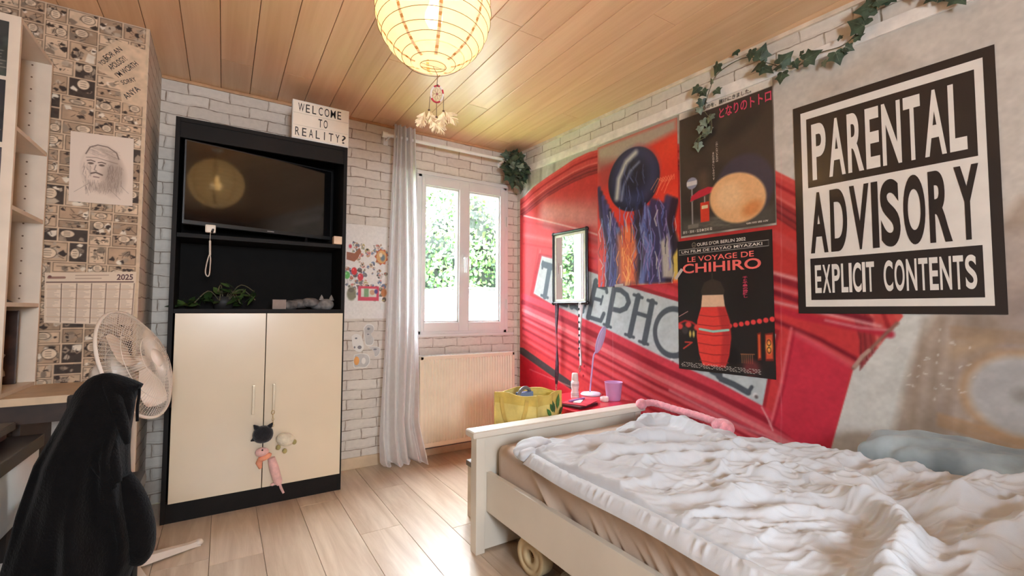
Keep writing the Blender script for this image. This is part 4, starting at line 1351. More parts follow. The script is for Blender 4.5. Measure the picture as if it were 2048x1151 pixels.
sc_.line(Q((.06, .84), (.14, .80), (.16, .79), (.08, .79)), .008, (190, 60, 50), soft=.006); sc_.ell(F(.08, .70), .02, .02, (60, 54, 56), soft=.01)
for x0_, x1_, col in ((.84, .875, (210, 92, 50)), (.91, .985, (206, 80, 50))):
    sc_.poly(Q((x0_, .70), (x1_, .69), (x1_, .88), (x0_, .885)), (110, 30, 26), soft=.004); sc_.poly(Q((x0_ + .008, .71), (x1_ - .008, .705), (x1_ - .008, .865), (x0_ + .008, .87)), col, soft=.006)
sc_.ell(F(.945, .785), .014, .03, (236, 170, 80), soft=.015); sc_.ell(F(.945, .76), .010, .016, (50, 24, 20), ring=.003); sc_.ell(F(.945, .81), .010, .016, (50, 24, 20), ring=.003)
for k in range(6): sc_.line(Q((.69 + .02 * k, .85), (.69 + .02 * k, .91)), .004, (132, 92, 62), soft=.003)
sc_.line(Q((.68, .85), (.81, .845)), .004, (150, 100, 66), soft=.003)
sc_.ell(F(.78, .94), .04, .04, (150, 50, 54), soft=.03, alpha=.6); sc_.ell(F(.60, .88), .03, .05, (18, 16, 17), soft=.02)
# plain stand-in: one big red paper lantern with a dark cap and a pale band
sc_.line(Q((.40, .27), (.40, .32)), .006, (70, 58, 50), soft=.004)
sc_.poly(Q((.27, .40), (.31, .335), (.40, .31), (.49, .335), (.53, .40), (.52, .43), (.28, .43)), (58, 48, 42), soft=.004)
sc_.poly(Q((.285, .43), (.515, .43), (.53, .52), (.27, .52)), (224, 186, 154), soft=.004)
sc_.poly(Q((.27, .52), (.53, .52), (.575, .62), (.585, .74), (.56, .87), (.52, .955), (.28, .955), (.24, .87), (.215, .74), (.225, .62)), (222, 62, 55), soft=.004)
sc_.poly(Q((.45, .52), (.53, .52), (.575, .62), (.585, .74), (.56, .87), (.52, .955), (.46, .955), (.50, .74)), (180, 44, 46), soft=.015)
for y in (.58, .65, .72, .79, .86, .92): sc_.line(Q((.23 + .25 * abs(y - .74) ** 1.6, y), (.40, y + .012), (.57 - .25 * abs(y - .74) ** 1.6, y)), .004, (150, 34, 38), soft=.003)
sc_.line(Q((.25, .685), (.40, .70), (.56, .685)), .012, (150, 206, 190), soft=.004)
sc_.rect(F(0, .985), F(1, .975), (30, 27, 28)); sc_.mul(1 + .08 * (fbm(sc_.nv, sc_.nu, 60, 25) - .5))
t = thing('black_poster', 'black poster with a salmon title and a big red shape, below the dark night poster', 'poster', RW((s0 + s1) / 2, z0, .004), 'posters on the mural wall')
sc_.to('sheet', m_poster, on_wall(.0050, .001), parent=t, back=BACK)
b = B(); wr_(b, 'LE VOYAGE DE', .125, .172, .83, .132, bold=.012); wr_(b, 'CHIHIRO', .065, .258, .895, .184, bold=.02); b.to('lettering', m_salmon, parent=t, label='salmon title')
b = B(); wr_(b, '千と千尋の神隠し', .715, .455, .765, .305, vertical=True, bold=.02); b.to('lettering', m_pink, parent=t, label='red vertical Japanese title')
b = B(); wr_(b, "OURS D'OR BERLIN 2002", .24, .055, .755, .030, bold=.012); wr_(b, 'UN FILM DE HAYAO MIYAZAKI', .055, .100, .91, .079, bold=.012)
b.to('lettering', m_wink, parent=t, label='white lines over the title')
b = B()
for k in range(4):
    for j in range(30):
        u = .03 + .028 * j + .008 * (k % 2)
        if (j * 7 + k * 3) % 5: a, c = F(u, .948 + .0095 * k), F(u + .020, .9455 + .0095 * k); b.add([P8(a[0], a[1]), P8(c[0], a[1]), P8(c[0], c[1]), P8(a[0], c[1])], [(0, 1, 2, 3)])
b.to('credit_lines', m_wink, parent=t)

# big warning sign poster
s0, s1, z0, z1 = 2.150, 2.805, 1.056, 2.017
t = thing('warning_poster', 'large black and white glossy poster of a boxed text warning, right of the dark posters', 'poster', RW((s0 + s1) / 2, z0, .004), 'posters on the mural wall')
m_gl_w = mat('gloss_white_print', (226, 220, 212), .3, var=.02, coat=.4); m_gl_k = mat('gloss_black_print', (30, 27, 29), .32, var=.06, coat=.4)
Z = on_wall(.006, .001)
b = B()


def slab(bb, u0, v0, u1, v1, o, mi, th=0.0012):
    n = 12
    us = np.linspace(u0, u1, n); vs = np.linspace(v0, v1, n)
    X, Y = np.meshgrid(us, vs); G = Z(X, Y) + NW * o
    bb.grid(G, mi, True)


slab(b, s0, z0, s1, z1, 0, 1)
b.prism([RW(s0, z0, .004), RW(s1, z0, .004), RW(s1, z1, .004), RW(s0, z1, .004)], tuple(NW * .001), 1)
fx = lambda a: s0 + a * (s1 - s0)
fz = lambda a: z1 - a * (z1 - z0)
slab(b, fx(.047), fz(.968), fx(.953), fz(.036), .0005, 0)
slab(b, fx(.082), fz(.405), fx(.918), fz(.072), .001, 1)
slab(b, fx(.082), fz(.937), fx(.918), fz(.742), .001, 1)
b.to('sheet', [m_gl_w, m_gl_k], parent=t)
PW = lambda u, v: tuple(Z(np.array(u), np.array(v)) + NW * .0018)


def bold_word(bb, txt, a0, a1, y0, y1, bold, widths):
    n = len(txt); tot = sum(widths.get(c, 1) for c in txt); u = a0
    g = (a1 - a0) / tot
    for c in txt:
        w = widths.get(c, 1) * g
        if c != ' ': write(bb, c, PW, box4(fx(u + w * .07), fz(y1), fx(u + w * .93), fz(y0)), bold=bold)
        u += w


WD = {'I': .36, 'L': .84, 'E': .84, 'T': .92, 'O': 1.06, ' ': .75, 'A': 1.1, 'V': 1.1, 'Y': 1.05, 'N': 1.08, 'C': 1.0, 'X': 1.05}
b = B(); bold_word(b, 'PARENTAL', .105, .885, .105, .372, .026, WD); bold_word(b, 'EXPLICIT CONTENTS', .105, .895, .775, .905, .022, WD)
b.to('lettering', m_gl_w, parent=t, label='white capitals on the black bars')
b = B(); bold_word(b, 'ADVISORY', .08, .925, .432, .718, .034, WD); b.to('lettering', m_gl_k, parent=t, label='tall black capitals in the middle')

# ---------------------------------------------------------------- mirror with two lanyards
t = thing('mirror', 'small black framed mirror on the mural wall showing the window', 'mirror', RW(.65, 1.12, .02))
s0, s1, z0, z1 = .478, .822, 1.122, 1.642
o0 = .014
b = B()
for pth in ([(s0 + .01, z0), (s1 - .01, z0)], [(s0 + .01, z1), (s1 - .01, z1)], [(s0, z0 + .01), (s0, z1 - .01)], [(s1, z0 + .01), (s1, z1 - .01)]):
    b.tube([RW(q[0], q[1], o0) for q in pth], .0115, 12)
for q in ((s0, z0), (s1, z0), (s0, z1), (s1, z1)): b.ell(RW(q[0], q[1], o0), .0165, nu=12, nv=8)
b.to('frame', mat('gunmetal_frame', (40, 38, 42), .25, metal=.4, coat=.3), parent=t)
b = B()
for q in ((s0, z0, s1, z0 + .028), (s0, z1 - .028, s1, z1), (s0, z0, s0 + .026, z1), (s1 - .026, z0, s1, z1)):
    b.prism([RW(q[0], q[1], .006), RW(q[2], q[1], .006), RW(q[2], q[3], .006), RW(q[0], q[3], .006)], tuple(NW * .008))
b.to('inner_border', mat('pale_border', (226, 220, 206), .4), parent=t)
m_mir = mat('mirror_silver', (238, 240, 240), .02, metal=1.0, var=0)
B().prism([RW(s0, z0, .004), RW(s1, z0, .004), RW(s1, z1, .004), RW(s0, z1, .004)], tuple(NW * .006)).to('glass', m_mir, parent=t)


def lanyard(name, label, sa, zt_, zb_, cols, dots):
    t = thing(name, label, 'lanyard', RW(sa, zt_, .03), 'lanyards hanging from the mirror')
    b = B(); zs = np.linspace(zt_, zb_, 24); hw = np.interp(zs, [zb_, zb_ + .08, zt_], [.004, .010, .013])
    G = [[RW(sa + h * math.cos(.5 * math.sin(z * 9)), z, .032 + .004 * math.sin(z * 15 + k) + h * math.sin(.5 * math.sin(z * 9))) for k, h in ((0, -w), (1, w))] for z, w in zip(zs, hw)]
    b.grid(np.array(G)[:, ::-1]); b.grid(np.array(G)[:, ::-1] + NW * -.005 + DW * .007)
    b.tube([RW(sa - .008, zt_ - .004, .031), RW(sa - .006, zt_ + .012, .03), RW(sa - .006, zt_ + .014, .0), RW(sa + .006, zt_ + .014, .0), RW(sa + .006, zt_ + .012, .03), RW(sa + .008, zt_ - .004, .031)], .004, 6)
    b.to('strap', cols[0], parent=t)
    if dots:
        d = B()
        for k in range(8):
            z = zt_ - .03 - k * (zt_ - zb_ - .06) / 8
            d.ell(RW(sa + .001 * (k % 2), z, .040), (.004, .0085, .013 if k % 2 else .010), 0, nu=10, nv=6)
        d.to('print', cols[1], parent=t)
    h = B()
    h.cyl(RW(sa, zb_ + .004, .032), RW(sa, zb_ - .010, .032), .005)
    h.tube([RW(sa + .008 * math.cos(a), zb_ - .022 + .013 * math.sin(a), .032) for a in np.linspace(0, 2 * PI, 16)], .0022, 6)
    h.tube([RW(sa + .004, zb_ - .034, .032), RW(sa - .006, zb_ - .046, .034)], .002, 6)
    h.to('hook', m_steel, parent=t)


lanyard('dark_lanyard', 'long dark plum lanyard hanging from the left of the mirror', s0 + .045, z0 - .014, z0 - .60, (mat('plum_ribbon', (72, 42, 56), .6, var=.2, scale=50),), False)
lanyard('white_lanyard', 'white lanyard with black marks hanging from the right of the mirror', s1 - .055, z0 - .014, z0 - .44, (mat('white_ribbon', (230, 224, 228), .6, var=.03), m_ink), True)

# ---------------------------------------------------------------- sheet of stickers and loose stickers on the window wall
c0, c1, d0, d1 = .692, .980, 1.008, 1.658
ss = Sheet(c0, c1, d0, d1, .0026, (232, 226, 220))
F = lambda x, y: (c0 + x * (c1 - c0), d1 - y * (d1 - d0))
rs_ = random.Random(13)
pal = ((176, 110, 84), (150, 140, 128), (120, 116, 120), (196, 160, 130), (112, 124, 150), (188, 170, 120), (206, 130, 120), (96, 84, 78), (160, 160, 130), (200, 190, 180))
for k in range(95):
    x, y = rs_.uniform(.03, .97), rs_.uniform(.20, .80)
    if abs(x - .5) > .5 - abs(y - .5) * .1: continue
    r = rs_.uniform(.006, .018)
    q = F(x, y)
    col = rs_.choice(pal)
    ss.ell(q, r * 1.35, r * 1.2, (238, 234, 228)); ss.ell(q, r, r * rs_.uniform(.7, 1.2), col, rot=rs_.random() * 3, soft=.005)
    for j in range(3): ss.ell((q[0] + rs_.uniform(-r, r), q[1] + rs_.uniform(-r, r)), r * .45, r * .35, rs_.choice(pal + ((60, 54, 52), (226, 220, 214))), rot=rs_.random() * 3, soft=.003)
ss.ell(F(.10, .245), .020, .026, (226, 222, 216)); ss.ell(F(.10, .24), .010, .013, (206, 70, 84), soft=.008)
pts = [(F(.85, .33)[0] + (.038 + .012 * (k % 2)) * math.cos(k * PI / 9), F(.85, .33)[1] + (.048 + .014 * (k % 2)) * math.sin(k * PI / 9)) for k in range(18)]
ss.poly(pts, (184, 92, 54)); ss.ell(F(.85, .33), .036, .046, (216, 164, 104)); ss.ell(F(.88, .34), .016, .024, (108, 124, 130), soft=.01); ss.ell(F(.83, .31), .012, .016, (232, 214, 180), soft=.006)
ss.poly([F(*q) for q in ((.02, .38), (.02, .30), (.2, .31), (.32, .25), (.36, .29), (.28, .36), (.2, .40))], (160, 96, 66))
for q, col in (((.20, .50), (216, 40, 44)), ((.04, .545), (92, 176, 84)), ((.35, .56), (208, 64, 74))):
    ss.ell(F(*q), .019, .026, col, soft=.004); ss.ell((F(*q)[0] - .006, F(*q)[1] + .010), .005, .007, tuple(min(255, c + 50) for c in col), soft=.004); ss.line([F(q[0], q[1] + .04), F(q[0] + .03, q[1] + .09)], .0015, (120, 110, 100))
ss.rect(F(.30, .81), F(.80, .655), (206, 70, 92), soft=.006); ss.rect(F(.37, .77), F(.74, .68), (226, 220, 206), soft=.006); ss.rect(F(.44, .77), F(.55, .68), (134, 164, 120), soft=.006); ss.ell(F(.64, .72), .018, .018, (206, 160, 130), soft=.006); ss.ell(F(.73, .71), .012, .016, (84, 74, 130), soft=.006)
ss.ell(F(.15, .74), .030, .045, (132, 126, 98), soft=.010); ss.ell(F(.14, .70), .018, .016, (110, 100, 80), soft=.006); ss.ell(F(.92, .72), .02, .03, (190, 120, 70), soft=.008)
ss.mul(1 + .08 * (fbm(ss.nv, ss.nu, 60, 33) - .5))
ss.to('sticker_sheet', printed('sticker_print', .5), lambda u, v: np.stack([u, u * 0 + YB - .003 - .0015 * np.sin(u * 20 + v * 4), v], -1), back=(0, .0012, 0), loc=((c0 + c1) / 2, YB, d0), label='white sheet printed with crowded small colourful stickers, between wardrobe and curtain', cat='poster')


def sticker(name, label, outline, base, blobs):
    P = np.array([BW(x, y) for x, y in outline]); lo, hi = P.min(0), P.max(0)
    cx_, cy_ = P.mean(0)
    b = B(); sp = spline(list(P) + [P[0]], 40)[:-1]
    b.prism([(x, YB - .0006, y) for x, y in sp], (0, -.0012, 0), 0)
    inner = [((x - cx_) * .9 + cx_, (y - cy_) * .9 + cy_) for x, y in sp]
    b.add([(x, YB - .0021, y) for x, y in inner], [tuple(range(len(inner)))], 1)
    for i, (x, y, r, ry, mi) in enumerate(blobs):
        q = BW(x, y)
        b.add([(q[0] + r * math.cos(a), YB - .0024 - .0002 * i, q[1] + ry * math.sin(a)) for a in np.linspace(0, 2 * PI, 16)[:-1]], [tuple(range(15))], mi)
    b.to(name, [m_paper] + base, loc=(cx_, YB, lo[1]), label=label, cat='sticker', group='loose stickers on the brick')


g1, g2, g3 = mat('sticker_grey', (196, 192, 188), .6), mat('sticker_deep_grey', (128, 128, 132), .6), mat('sticker_orange', (232, 164, 92), .6)
sticker('pale_sticker', 'pale grey round-headed sticker, topmost of the loose ones on the brick', ((727, 655), (735, 647), (746, 650), (748, 660), (742, 668), (748, 678), (744, 690), (732, 690), (729, 676)), [g1, g2], ((737, 657, .010, .008, 2), (736, 668, .008, .004, 2)))
sticker('grey_sticker', 'grey and white jagged sticker left below the pale round-headed one', ((703, 672), (712, 667), (722, 672), (726, 684), (727, 697), (720, 703), (710, 700), (705, 690)), [m_paper, g2], ((712, 676, .008, .006, 2), (719, 694, .014, .012, 2), (709, 694, .006, .008, 2)))
sticker('fish_sticker', 'thin grey fish-shaped sticker half behind the curtain edge', ((736, 694), (748, 692), (760, 696), (758, 708), (750, 713), (747, 702)), [g1, g2], ((750, 698, .012, .006, 2),))
sticker('orange_sticker', 'round sticker with an orange block, lowest on the brick', ((708, 709), (722, 706), (736, 709), (740, 722), (732, 734), (716, 734), (707, 733)), [g1, g3], ((713, 721, .018, .030, 2), (727, 721, .014, .022, 0)))
b = B()
q = BW(766, 612)
B().box((q[0] - .02, YB - .008, q[1] - .022), (q[0] + .02, YB, q[1] + .022), bev=.003).to('wall_switch', m_white, loc=(q[0], YB, q[1]), label='small white wall switch low on the sticker sheet', cat='switch')

# ---------------------------------------------------------------- pencil portrait and calendar on the comic wall
m_pp = printed('pencil_paper', .7)
q = [BW(x, y, 2.698) for x, y in ((137, 402), (265, 412), (268, 278), (142, 262))]
w, h = .225, .318
sp_ = Sheet(0, w, 0, h, .0016, (226, 208, 192))
F = lambda x, y: (x * w, h - y * h)
PC_ = (120, 100, 90)
rk = random.Random(9)
sp_.ell(F(.50, .50), .072, .108, (196, 176, 160), soft=.02, alpha=.8)
sp_.ell(F(.40, .47), .050, .078, (222, 202, 186), soft=.008); sp_.ell(F(.68, .60), .040, .075, (168, 150, 136), soft=.03, alpha=.8)
for k in range(150):
    x = rk.choice((rk.uniform(.58, .82), rk.uniform(.58, .82), rk.uniform(.2, .32))); y = rk.uniform(.42, .80)
    sp_.line([F(x, y), F(x + rk.uniform(-.03, .03), y + rk.uniform(.03, .1))], .0016, PC_, alpha=.35)
for k in range(60):
    x = rk.uniform(.27, .7); y = .15 + .13 * (x - .27) + rk.uniform(0, .14); sp_.line([F(x, y), F(x + .1, y + .025)], .0014, PC_, alpha=.3)
for k in range(60):
    x = rk.uniform(.3, .56); y = rk.uniform(.66, .82); sp_.line([F(x, y), F(x + rk.uniform(-.02, .02), y + .05)], .0014, PC_, alpha=.35)
sp_.line([F(*p_) for p_ in ((.24, .30), (.30, .20), (.42, .155), (.58, .17), (.72, .24), (.76, .33))], .004, (112, 92, 82), soft=.003)
sp_.line([F(*p_) for p_ in ((.25, .35), (.40, .34), (.60, .375), (.74, .40))], .003, PC_, soft=.003, alpha=.7)
for ex, ey in ((.32, .43), (.49, .445)):
    sp_.line([F(ex - .055, ey - .035), F(ex + .0, ey - .045), F(ex + .06, ey - .03)], .004, (96, 76, 68), soft=.003); sp_.ell(F(ex, ey), .010, .005, (110, 90, 80), soft=.003)
sp_.line([F(.40, .45), F(.375, .52), F(.41, .535)], .003, PC_, soft=.003, alpha=.8); sp_.line([F(.33, .575), F(.40, .555), F(.50, .585)], .006, (100, 80, 72), soft=.004); sp_.line([F(.37, .62), F(.45, .625)], .004, (120, 90, 84), soft=.004)
for a, c in (((.30, .72), (.08, .86)), ((.62, .78), (.80, .92)), ((.8, .72), (.93, .82))): sp_.line([F(*a), F(*c)], .0018, PC_, alpha=.5)
for side in (0, 1):
    pass


def Ppor(u, v):
    x = u / w; y = v / h
    Q4 = [np.array(k) for k in q]
    X = (1 - x) * (1 - y) * Q4[0][0] + x * (1 - y) * Q4[1][0] + x * y * Q4[2][0] + (1 - x) * y * Q4[3][0]
    Z_ = (1 - x) * (1 - y) * Q4[0][1] + x * (1 - y) * Q4[1][1] + x * y * Q4[2][1] + (1 - x) * y * Q4[3][1]
    return np.stack([X, 2.6955 - .004 * np.abs(x - .5) * y, Z_], -1)


sp_.to('pencil_drawing', m_pp, Ppor, back=(0, .0012, 0), loc=(-.48, 2.7, 1.54), label='pencil drawing of a bearded head on white paper, taped over the comic wallpaper', cat='drawing')
q2 = [BW(x, y, 2.698) for x, y in ((88, 645), (265, 650), (273, 543), (90, 545))]
w2, h2 = .30, .225
sk = Sheet(0, w2, 0, h2, .0017, (222, 200, 176))
F = lambda x, y: (x * w2, h2 - y * h2)
for k in range(6):
    xa = .02 + k * .162
    sk.rect(F(xa, .98), F(xa + .15, .24), (228, 208, 186))
    for r in range(31):
        y = .26 + r * .0228; sk.line([F(xa + .01, y), F(xa + rk.uniform(.06, .14), y)], .0016, (150, 126, 108), alpha=.6)
        if r % 8 == 3: sk.rect(F(xa, y + .012), F(xa + .15, y - .010), (206, 178, 152))
    sk.line([F(xa + .154, .22), F(xa + .154, .98)], .003, (112, 88, 76))
sk.line([F(.02, .19), F(.97, .19)], .005, (96, 66, 60)); sk.line([F(.04, .10), F(.20, .10)], .010, (150, 110, 96)); sk.line([F(.32, .06), F(.68, .06)], .003, (160, 130, 112)); sk.line([F(.32, .12), F(.6, .12)], .003, (160, 130, 112))
sk.ell(F(.05, .08), .006, .006, (110, 70, 64))
ck = thing('calendar', 'wall calendar sheet of day columns below the pencil drawing', 'calendar', (-.49, 2.7, 1.0))


def Pcal(u, v):
    x = u / w2; y = v / h2; Q4 = q2
    X = (1 - x) * (1 - y) * Q4[0][0] + x * (1 - y) * Q4[1][0] + x * y * Q4[2][0] + (1 - x) * y * Q4[3][0]
    Z_ = (1 - x) * (1 - y) * Q4[0][1] + x * (1 - y) * Q4[1][1] + x * y * Q4[2][1] + (1 - x) * y * Q4[3][1]
    return np.stack([X, 2.6965 + X * 0, Z_], -1)


sk.to('sheet', m_pp, Pcal, parent=ck, back=(0, .0012, 0))
b = B(); write(b, '2025', lambda u, v: tuple(Pcal(np.array(u), np.array(v)) + np.array([0, -.0006, 0])), box4(.775 * w2, h2 * .845, .965 * w2, h2 * .955), bold=.03)
b.to('lettering', mat('brown_ink', (92, 50, 48), .5), parent=ck)

# ---------------------------------------------------------------- ivy
IV = [(0, -.02), (.10, -.12), (.34, -.20), (.46, -.06), (.40, .14), (.62, .34), (.36, .46), (.22, .62), (0, 1.0), (-.22, .62), (-.36, .46), (-.62, .34), (-.40, .14), (-.46, -.06), (-.34, -.20), (-.10, -.12)]


def ivy(bb, c, tip, nrm, L, mi=0, fold=.22, vein=None):
    d = Vector(tip).normalized(); n_ = Vector(nrm); sd = d.cross(n_)
    if sd.length < 1e-3: sd = d.cross(Vector((.3, .4, .8)))
    sd.normalize(); n_ = sd.cross(d)
    P = lambda a, e: Vector(c) + d * (e * L) + sd * (a * L) + n_ * (-abs(a) * L * fold - .12 * L * max(0, e - .4) ** 2 * 3)
    vs = [P(*q) for q in IV] + [P(0, .2)]
    n = len(IV)
    bb.add(vs, [(i, (i + 1) % n, n) for i in range(n)], mi, False)
    if vein is not None:
        for q in ((0, .85), (.3, .3), (-.3, .3)):
            vein.add([P(0, 0) + n_ * .0008 + sd * .0008, P(*q) + n_ * .0012, P(0, 0) + n_ * .0008 - sd * .0008], [(0, 1, 2)])


m_leaf2 = mat('ivy_pale', (112, 124, 106), .5, var=.2, scale=30)
m_vein = mat('ivy_vein', (132, 142, 118), .6)


def garland(name, label, items, stems, group=None):
    c0 = RW(*W(*items[0][:2]))
    t = thing(name, label, 'ivy garland', c0, 'artificial ivy on the walls')
    b = B(); v = B(); s_ = B()
    for (x, y, L, ang, o, mi) in items:
        a, z = W(x, y)
        d = DW * math.cos(ang) + np.array([0, 0, 1]) * math.sin(ang)
        c = RW(a, z, o)
        nr = Vector(NW) + Vector((RNG.uniform(-.5, .5), RNG.uniform(-.6, .6), RNG.uniform(-.3, .7)))
        ivy(b, Vector(c) - Vector(d) * L * .4, d + NW * RNG.uniform(-.35, .35), nr, L, mi, vein=v)
    for pts in stems:
        s_.tube(spline([RW(*W(x, y), o) for x, y, o in pts], 8 * len(pts)), .0022, 6)
    b.to('leaves', [m_leaf, m_leaf2], parent=t); v.to('veins', m_vein, parent=t); s_.to('stem', m_stem, parent=t)


D = math.radians
garland('ivy_garland', 'long dark ivy garland draped over the white trim above the posters', [
    (1440, 144, .062, D(230), .05, 0), (1478, 110, .045, D(200), .05, 0), (1512, 118, .055, D(250), .06, 0), (1535, 112, .075, D(60), .05, 0), (1528, 142, .065, D(200), .07, 0),
    (1545, 146, .070, D(-40), .06, 0), (1572, 162, .058, D(-100), .05, 0), (1580, 122, .072, D(40), .05, 0), (1600, 136, .042, D(-80), .05, 0), (1562, 140, .05, D(180), .05, 0),
    (1632, 118, .074, D(15), .05, 0), (1610, 112, .026, D(120), .05, 0), (1655, 134, .032, D(-80), .04, 1), (1684, 122, .066, D(-75), .05, 0), (1706, 104, .040, D(-40), .05, 0),
    (1687, 82, .025, D(100), .05, 0), (1724, 58, .078, D(140), .06, 0), (1725, 80, .04, D(20), .05, 0), (1740, 30, .075, D(170), .06, 0), (1760, 8, .080, D(40), .06, 0), (1775, 14, .05, D(-20), .07, 0), (1790, 0, .06, D(30), .05, 0),
    (1402, 186, .055, D(220), .05, 0), (1420, 192, .05, D(-60), .06, 0), (1432, 168, .035, D(100), .05, 1), (1446, 188, .048, D(-50), .05, 0), (1412, 212, .05, D(-110), .05, 0), (1410, 226, .04, D(-80), .05, 1),
    (1900, 2, .055, D(-70), .05, 0), (1868, 4, .05, D(200), .05, 0), (1925, 8, .06, D(-60), .05, 0), (1840, -8, .06, D(180), .05, 0)],
    [((1930, -6, .03), (1850, -20, .03), (1770, 8, .05), (1722, 70, .04), (1690, 96, .03), (1640, 112, .03), (1590, 140, .03), (1545, 132, .04), (1500, 120, .04), (1445, 150, .04), (1425, 190, .04), (1416, 225, .04))])
garland('ivy_sprig', 'thin pale ivy sprig trailing down over the dark night poster', [
    (1414, 248, .045, D(-70), .03, 1), (1426, 240, .05, D(-110), .03, 1), (1406, 262, .040, D(-100), .03, 1), (1418, 268, .05, D(-20), .03, 1), (1402, 280, .045, D(-130), .03, 1), (1402, 296, .05, D(-95), .03, 1), (1425, 262, .04, D(-60), .03, 1)],
    [((1416, 226, .035), (1428, 245, .03), (1427, 264, .03), (1418, 275, .03), (1404, 285, .03), (1402, 300, .03)), ((1428, 230, .03), (1430, 262, .03)), ((1418, 270, .03), (1402, 278, .03), (1395, 288, .03))])
t = thing('corner_ivy', 'bunch of dark ivy leaves in the room corner at the end of the curtain rod', 'ivy bunch', (2.02, 3.10, 2.30), 'artificial ivy on the walls')
b = B(); v = B(); ri = random.Random(4)
for k in range(44):
    c = Vector((ri.gauss(1.985, .055), ri.uniform(3.00, 3.12), ri.gauss(2.265, .065)))
    c.z = min(c.z, 2.37); c.x = min(c.x, 2.055)
    d = Vector((c.x - 1.985, ri.uniform(-.3, .2), c.z - 2.27 - .06)).normalized() + Vector((ri.uniform(-.4, .4), ri.uniform(-.5, .1), ri.uniform(-.5, .2)))
    ivy(b, c, d, (ri.uniform(-.6, .3), -1, ri.uniform(-.3, .6)), ri.uniform(.055, .095), ri.choice((0, 0, 0, 1)), vein=v)
for (x, z, dx, dz) in ((1.94, 2.18, -.6, -.6), (2.0, 2.14, .2, -1), (1.96, 2.15, -.2, -1), (2.06, 2.21, .9, -.5), (1.93, 2.22, -1, -.1)):
    ivy(b, (x, 3.06, z), (dx, -.15, dz), (0, -1, .3), .11, 0, vein=v)
b.to('leaves', [m_leaf, m_leaf2], parent=t); v.to('veins', m_vein, parent=t)
B().tube(spline([(2.03, 3.12, 2.36), (1.98, 3.07, 2.28), (2.0, 3.08, 2.18), (2.04, 3.06, 2.22)], 20), .003, 6).to('stem', m_stem, parent=t)

# ---------------------------------------------------------------- red bedside cabinet and the things on it
ns = thing('bedside_cabinet', 'red lacquered bedside cabinet between the bed foot and the mural wall', 'bedside table', (1.90, 2.15, 0))
NX0, NX1, NY0, NY1, NZ = 1.625, 2.100, 1.905, 2.38, .52
rz = rotz(.03)
B().box((NX0, NY0, NZ - .038), (NX1, NY1, NZ), bev=.004).to('top', m_red, parent=ns)
B().box((NX0 + .012, NY0 + .012, .06), (NX1 - .012, NY1 - .01, NZ - .046), bev=.003).to('body', m_red, parent=ns)
B().box((NX0 + .012, NY0 + .014, NZ - .046), (NX1 - .012, NY1 - .012, NZ - .038)).to('shadow_gap', mat('recess_shade_red', (92, 12, 22), .6), parent=ns)
for k in range(2):
    z0 = .08 + k * .20
    d = B().box((NX0 + .022, NY0 + .002, z0), (NX1 - .022, NY0 + .012, z0 + .18), bev=.003).to('drawer', m_red, parent=ns)
    B().ell(((NX0 + NX1) / 2, NY0 - .010, z0 + .09), .013).to('knob', m_steel, parent=d)
for x, y in ((NX0 + .03, NY0 + .03), (NX1 - .03, NY0 + .03), (NX0 + .03, NY1 - .03), (NX1 - .03, NY1 - .03)):
    B().box((x - .015, y - .015, 0), (x + .015, y + .015, .061), bev=.003).to('leg', m_red, parent=ns)
tz = NZ
# desk lamp
lx, ly = 2.035, 2.235
dl = thing('desk_lamp', 'slim lilac desk lamp with an oval head on the red bedside cabinet', 'desk lamp', (lx, ly, tz))
B().lathe((lx, ly, tz), [(0, 0), (.066, 0), (.070, .006), (.060, .014), (.02, .020), (0, .021)], 28).to('base', mat('pale_lilac_base', (226, 222, 240), .35, var=.02), parent=dl)
pts = [Vector(CAM + ray(x, y) * k) for x, y, k in ((1181, 780, 2.905), (1184, 740, 2.905), (1187, 712, 2.90), (1193, 700, 2.89), (1196, 690, 2.88))]
pts[0] = Vector((lx - .012, ly, tz + .015))
B().tube(spline(pts, 24), .0050, 10).to('neck', m_lilac, parent=dl)
hc = Vector(CAM + ray(1201, 679) * 2.87)
dirn = (Vector(RR) * .30 + Vector(UU) * .95).normalized(); nn = (Vector(RR) * .74 - Vector(UU) * .22 - Vector(_f) * .66).normalized()
Rm = frame(nn, dirn)
B().ell(hc, (.090, .046, .010), rot=Rm, nu=28).to('head', m_lilac, parent=dl)
B().ell(hc + nn * .006, (.080, .034, .006), rot=Rm, nu=28).to('diffuser', mat('lilac_diffuser', (206, 190, 228), .4, var=.02), parent=dl)
# bottle, mug, glass, papers
bt = thing('spray_bottle', 'white deodorant bottle with a white cap on the bedside cabinet', 'bottle', (1.868, 2.20, tz))
B().lathe((1.868, 2.20, tz), [(0, 0), (.023, 0), (.025, .005), (.025, .035), (.0205, .052), (.025, .072), (.025, .100), (.021, .112), (0, .112)], 24).to('body', mat('white_bottle', (232, 228, 230), .35, var=.03), parent=bt)
B().lathe((1.868, 2.20, tz + .112), [(.0205, 0), (.0215, .003), (.019, .040), (.016, .045), (0, .045)], 24).to('cap', m_white, parent=bt)
b = B()
for z, hw in ((.088, .55), (.080, .5), (.03, .45), (.022, .5)): b.lathe((1.868, 2.20, tz + z), [(.0254, 0), (.0254, .003)], 24)
b.to('label_print', mat('grey_print', (150, 140, 150), .5), parent=bt)
mg = thing('lilac_cup', 'lilac plastic cup at the right end of the bedside cabinet', 'cup', (2.035, 2.035, tz))
B().lathe((2.035, 2.035, tz), [(0, 0), (.040, 0), (.042, .004), (.054, .108), (.056, .110), (.053, .111), (.051, .108), (.039, .006), (0, .006)], 32).to('body', mat('lilac_cup_plastic', (204, 156, 204), .4, var=.02), parent=mg)
gd = B().lathe((1.958, 2.035, tz), [(0, 0), (.022, 0), (.026, .004), (.026, .026), (.022, .028), (.020, .026), (.020, .006), (0, .006)], 24)
